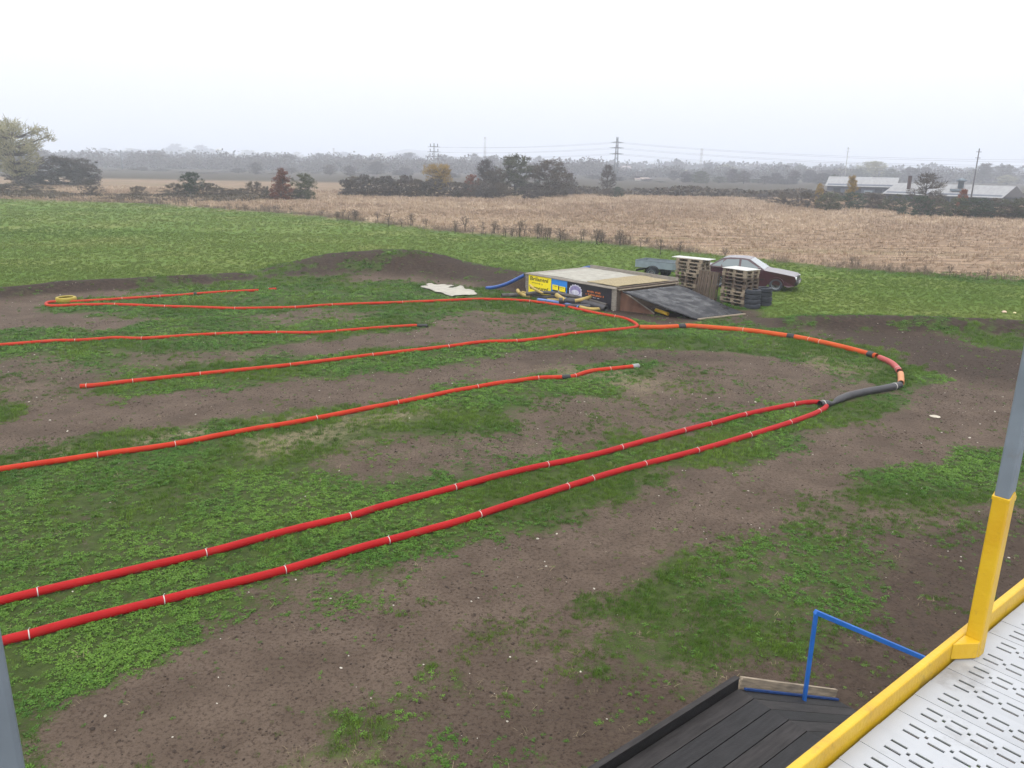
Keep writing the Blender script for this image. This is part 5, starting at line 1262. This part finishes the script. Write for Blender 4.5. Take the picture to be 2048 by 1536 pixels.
# ================================================================== BARNS
M_roof = mat('pale_sheet_roof', (.235, .235, .24), .75, .14, .8, stretch=(3, 1, 1))
M_wall = mat('dark_barn_wall', (.075, .085, .11), .8, .25, 1.2)
M_brick = mat('brick_stack', (.05, .028, .024), .9, .2, 3)
M_far = mat('far_white_wall', (.62, .60, .54), .8, .1, .4)
M_farroof = mat('far_roof', (.28, .22, .20), .8, .15, .4)
M_dkglass = mat('dark_window', (.03, .035, .045), .2, .1, 1)
def barn(pl, pr_, Y, zr, ze, depth, label, extra):
    A = AY(pl[0], pl[1], Y[0]); B = AY(pr_[0], pr_[1], Y[1]); L = np.hypot(*(B-A)[:2]); a_ = math.atan2(B[1]-A[1], B[0]-A[0])
    o = empty('barn', (A[0], A[1], 0), a_, label, 'barn')
    b = MB(); b.prism([(0, 0), (depth, 0), (depth, ze), (depth/2, zr-.12), (0, ze)], 0, L, 'x'); b.build('wall', M_wall, o)
    n = max(4, int(L/3))
    for s in (0, 1):
        for k in range(n):
            x0, x1 = -.4+k*(L+.8)/n, -.4+(k+1)*(L+.8)/n-.03
            y0, y1 = (-.45, depth/2) if s == 0 else (depth+.45, depth/2); z0, z1 = ze-.18, zr
            v = [(x0, y0, z0), (x1, y0, z0), (x1, y1, z1), (x0, y1, z1)]; v += [(p[0], p[1], p[2]-.07) for p in v]
            b = MB(); b.add(v, [(0, 1, 2, 3), (7, 6, 5, 4), (0, 4, 5, 1), (1, 5, 6, 2), (2, 6, 7, 3), (3, 7, 4, 0)]); b.build('roof_panel', M_roof, o)
    for k in range(int(L/4)):
        b = MB(); b.box((2+k*4, -.03, ze*.55), (1.4, .08, .8)); b.build('window', M_dkglass, o)
    extra(o, L, depth, zr, ze); return o
def ex1(o, L, d, zr, ze):
    b = MB(); b.box((L*.62, -.05, .9), (1.6, .1, 1.0)); b.build('pale_panel', M_galv, o)
def ex2(o, L, d, zr, ze):
    b = MB(); b.box((L*.16, d*.22, zr+.1), (.45, .45, 2.4)); b.build('chimney', M_brick, o)
    b = MB(); b.lathe([(0, 0), (.45, 0), (.45, 1.0), (.8, 1.1), (.8, 1.3), (0, 1.6)], 14, Matrix.Translation((L*.60, d*.32, zr-.5))); b.build('roof_vent', M_galv_d, o)
    b = MB(); b.box((L*.595, d*.18, (zr+ze)/2-.05), (1.7, 1.0, .35)); b.build('vent_base', M_galv_d, o)
    b = MB(); b.prism([(-.45, ze-.1), (d+.45, ze-.1), (d/2, zr+.02)], L+.42, L+.46, 'x'); b.build('gable', mat('dark_gable', (.10, .10, .11), .8), o)
barn((1655, 369), (1790, 376), (172, 166), 4.05, 2.35, 10, 'farther low barn with pale sheet roof and blue-grey wall', ex1)
barn((1772, 383), (2003, 391), (142, 128), 3.35, 1.75, 9, 'nearer long barn with pale roof, brick chimney and roof vent', ex2)

# ================================================================== PYLONS, POLES, CHIMNEYS, FAR TOWN
M_lat = mat('pylon_steel', (.10, .11, .12), .6, .2, 1)
M_conc = mat('concrete_pole', (.36, .36, .36), .8, .15, .5)
M_wire = mat('wire', (.09, .09, .10), .5)
def pylon(px, top, Y, label, base_w, arms, lattice=True, ins=False):
    T = AY(px, top, Y); H = T[2]+9; o = empty('pylon', (T[0], Y, -9), .12, label, 'pylon'); tw = base_w*.22
    def cw(z): return base_w+(tw-base_w)*z/H
    for sx in (-1, 1):
        for sy in (-1, 1):
            b = MB(); b.tube([(sx*base_w/2, sy*base_w/2, 0), (sx*tw/2, sy*tw/2, H)], .085, 4); b.build('leg', M_lat, o)
    b = MB(); n = 11
    for k in range(n):
        z0, z1 = H*k/n, H*(k+1)/n; a, c = cw(z0)/2, cw(z1)/2
        for s in (-1, 1):
            b.tube([(-a, s*a, z0), (c, s*c, z1)], .045, 3); b.tube([(a, s*a, z0), (-c, s*c, z1)], .045, 3)
            b.tube([(s*a, -a, z0), (s*c, c, z1)], .045, 3); b.tube([(s*a, a, z0), (s*c, -c, z1)], .045, 3)
            b.tube([(-a, s*a, z0), (a, s*a, z0)], .05, 3)
    tag(b.build('bracing', M_lat, o), kind='stuff'); tips = []
    for py, wd in arms:
        z = AY(px, py, Y)[2]+9; b = MB()
        b.prism([(-wd/2, z-.05), (wd/2, z-.05), (wd/2, z+.06), (.3, z+.35), (-.3, z+.35), (-wd/2, z+.06)], -.10, .10, 'y'); am = b.build('arm', M_lat, o)
        if ins:
            for x in (-wd*.28, wd*.28):
                b = MB(); b.tube([(x, 0, z), (x, 0, z+1.5)], .20, 6); b.build('insulator', M_trim, am)
        tips.append((T[0], Y, z-9, wd))
    return tips
pA = pylon(1235, 274, 320, 'tall lattice pylon with three cross-arms beyond the stubble field', 2.3, ((285, 5.2), (296, 5.8), (308, 5.8)))
pB = pylon(868, 286, 390, 'distant pylon with hanging insulators above the yellow tree', 2.0, ((294, 6.0), (304, 6.5), (313, 7.0)), ins=True)
def pole(px, top, Y, r0_, r1_, label, mtl, name='utility_pole', cat='pole', arms=True):
    T = AY(px, top, Y); zb_ = hz(T[0], Y); T[2] -= zb_; o = empty(name, (T[0], Y, zb_), .4, label, cat)
    b = MB(); b.tube([(0, 0, -.2), (0, 0, T[2]*.5), (0, 0, T[2])], [r0_, (r0_+r1_)/2, r1_], 8); b.build('shaft', mtl, o)
    if arms:
        for k in range(2):
            b = MB(); b.box((0, 0, T[2]-.5-k*.9), (1.1, .07, .07)); b.build('crossarm', M_lat, o)
    return T
pC = pole(1697, 294, 260, .17, .11, 'slim grey pole rising behind the farther barn', M_conc)
pD = pole(1959, 297, 127, .12, .08, 'dark leaning-looking pole in front of the nearer barn roof', mat('dark_pole', (.11, .11, .12), .8))
pole(241, 300, 400, .45, .35, 'thin dark mast over the hazy left wood', M_lat, 'mast', 'mast', False)
def chimney(px, top, Y, r0_, r1_, label, bands):
    T = AY(px, top, Y); T[2] += 9; o = empty('chimney', (T[0], Y, -9), 0, label, 'chimney')
    b = MB(); b.lathe([(0, 0), (r0_, 0), (r1_, T[2]), (r1_*.7, T[2]), (r1_*.7, T[2]-2), (0, T[2]-2)], 16); b.build('shaft', M_conc, o)
    for q in bands:
        z = T[2]*q; r_ = r0_+(r1_-r0_)*q; b = MB(); b.lathe([(r_, z-.7), (r_+.22, z-.6), (r_+.22, z+.6), (r_, z+.7)], 16); b.build('band', M_farroof, o)
chimney(970, 274, 1150, 2.1, 1.4, 'tall slender chimney standing over the bare tree', (.62, .97))
chimney(667, 296, 1150, 1.6, 1.2, 'shorter chimney above the hazy wood', (.96,))
chimney(1404, 297, 1100, 1.8, 1.55, 'pale banded chimney above the hazy belt', (.84, .96))
T = AY(438, 297, 1100); T[2] += 9; o = empty('water_tower', (T[0], 1100, -9), 0, 'saucer-topped water tower faint in the haze', 'water tower')
b = MB(); b.tube([(0, 0, 0), (0, 0, T[2]-3.3)], 1.35, 12); b.build('stem', M_conc, o)
b = MB(); z = T[2]; b.lathe([(0, z-4.2), (1.6, z-4.1), (4.8, z-2.2), (5.0, z-1.5), (3.3, z-.4), (0, z)], 22); b.build('tank', M_far, o)
def wire(a, c, sag, label, r_=.022):
    pts = [np.array(a)*(1-t)+np.array(c)*t-np.array([0, 0, 4*sag*t*(1-t)]) for t in np.linspace(0, 1, 17)]
    b = MB(); b.tube(pts, r_, 4); return tag(b.build('power_line', M_wire, None, fixn=False), label, 'cable', 'power lines strung from the lattice pylon')
far = AY(2350, 322, 230)
for k in range(3):
    x, y, z, wd = pA[k]; xb, yb, zb, wb = pB[k]
    for s in (-1, 1):
        wire((x+s*wd/2, y, z), (xb+s*wb/2, yb, zb), 1.0, 'thin power line between the two pylons')
        wire((x+s*wd/2, y, z), (far[0], far[1], far[2]-k*1.6+s*.4), 2.2, 'thin power line running from the lattice pylon over the barns')
# far town, all with walls, roof and windows
def house(px, Y, base_py, wpx, h, label, tall=False, group=None):
    g = AY(px, base_py, Y); g[2] = max(g[2]+9, .5); wd = wpx/FPX*Y; z0 = max(0, g[2]-h); o = empty('apartment_block' if tall else 'house', (g[0], Y, -9), rt_.uniform(-.15, .15), label, 'building', group); d = max(6, wd*.4) if not tall else wd*.8
    b = MB(); b.box((0, d/2, (g[2]+h)/2), (wd, d, g[2]+h)); b.build('wall', M_far, o)
    if tall: b = MB(); b.box((0, d/2, g[2]+h+.3), (wd+.6, d+.6, .6)); b.build('roof', M_conc, o)
    else: b = MB(); b.prism([(-.4, g[2]+h+.02), (d+.4, g[2]+h+.02), (d/2, g[2]+h+min(3, wd*.25))], -wd/2-.3, wd/2+.3, 'x'); b.build('roof', M_farroof, o)
    n = 4 if tall else max(2, int(wd/4))
    for k in range(n):
        for q in range(4 if tall else 1):
            b = MB(); b.box((-wd/2+(k+.5)*wd/n, -.02, g[2]+h*((q+.5)/(4 if tall else 1))), (wd/n*.4, .1, h/(4 if tall else 1)*.45)); b.build('window', M_dkglass, o)
house(1499, 800, 353, 26, 11.0, 'pale square apartment block over the hazy belt', True)
house(1262, 720, 345, 40, 2.6, 'long low white hall right of the lattice pylon')
house(1322, 720, 351, 26, 2.0, 'whitish house with low roof left of the pale banded chimney')
house(1180, 720, 343, 22, 2.6, 'whitish house right of the big brown round tree')
house(1205, 720, 349, 24, 2.2, 'small pale house just left of the lattice pylon')
house(1292, 330, 370, 14, 2.2, 'small pink-walled cottage among the hazy trees')
house(1275, 330, 368, 9, 1.8, 'tiny white hut beside the pink cottage')

# ================================================================== HILLS
M_hill = mat('wooded_hillside', (.045, .050, .036), .95, .3, .02, col2=(.085, .085, .060))
def hills(name, prof_, Y0, Yb, seed, z_min=0):
    n = 220; px = np.linspace(-500, 2550, n); py = np.interp(px, [p[0] for p in prof_], [p[1] for p in prof_])
    m_ = 10; V = []; 
    for j in range(m_):
        t = j/(m_-1); Y = Y0+(Yb-Y0)*t
        for i in range(n):
            P = AY(px[i], py[i], Yb); z = -9.5+(P[2]+9.5)*(t**.8)+(6.0*(fbm(np.array([px[i]*.06]), np.array([t*3.0]), seed, 4)[0]-.35)*t if t > 0 else -1)
            V.append((P[0]*Y/Yb, Y, z))
    for i in range(n): V.append((V[(m_-1)*n+i][0]*1.3, Yb*1.3, -10))
    f = [(j*n+i, j*n+i+1, (j+1)*n+i+1, (j+1)*n+i) for j in range(m_) for i in range(n-1)]
    b = MB(); b.add(V, f, True); return tag(b.build(name, M_hill, None), kind='structure')
hills('hills', [(-500, 312), (0, 318), (150, 312), (180, 318), (400, 326), (600, 326), (760, 308), (800, 302), (815, 298), (830, 301), (870, 304), (900, 313), (960, 316), (990, 315), (1040, 322), (1110, 318), (1160, 320), (1200, 326), (1300, 324), (1360, 320), (1400, 326), (1500, 326), (1600, 322), (1700, 326), (1900, 334), (2048, 336), (2550, 340)], 1700, 2400, 3)

# ================================================================== HAZE
b = MB(); b.box((0, 1850, 39.5), (8200, 4500, 105))
hzo = b.build('haze', None); hm = bpy.data.materials.new('thin_haze'); hm.use_nodes = True; hn = hm.node_tree.nodes; hn.clear()
ho = hn.new('ShaderNodeOutputMaterial'); pv = hn.new('ShaderNodeVolumePrincipled')
pv.inputs['Color'].default_value = (.85, .895, .995, 1); pv.inputs['Density'].default_value = .0010; pv.inputs['Anisotropy'].default_value = .2
hm.node_tree.links.new(pv.outputs[0], ho.inputs['Volume']); hzo.data.materials.append(hm); tag(hzo, 'pale autumn haze filling the valley air', 'haze', kind='stuff')
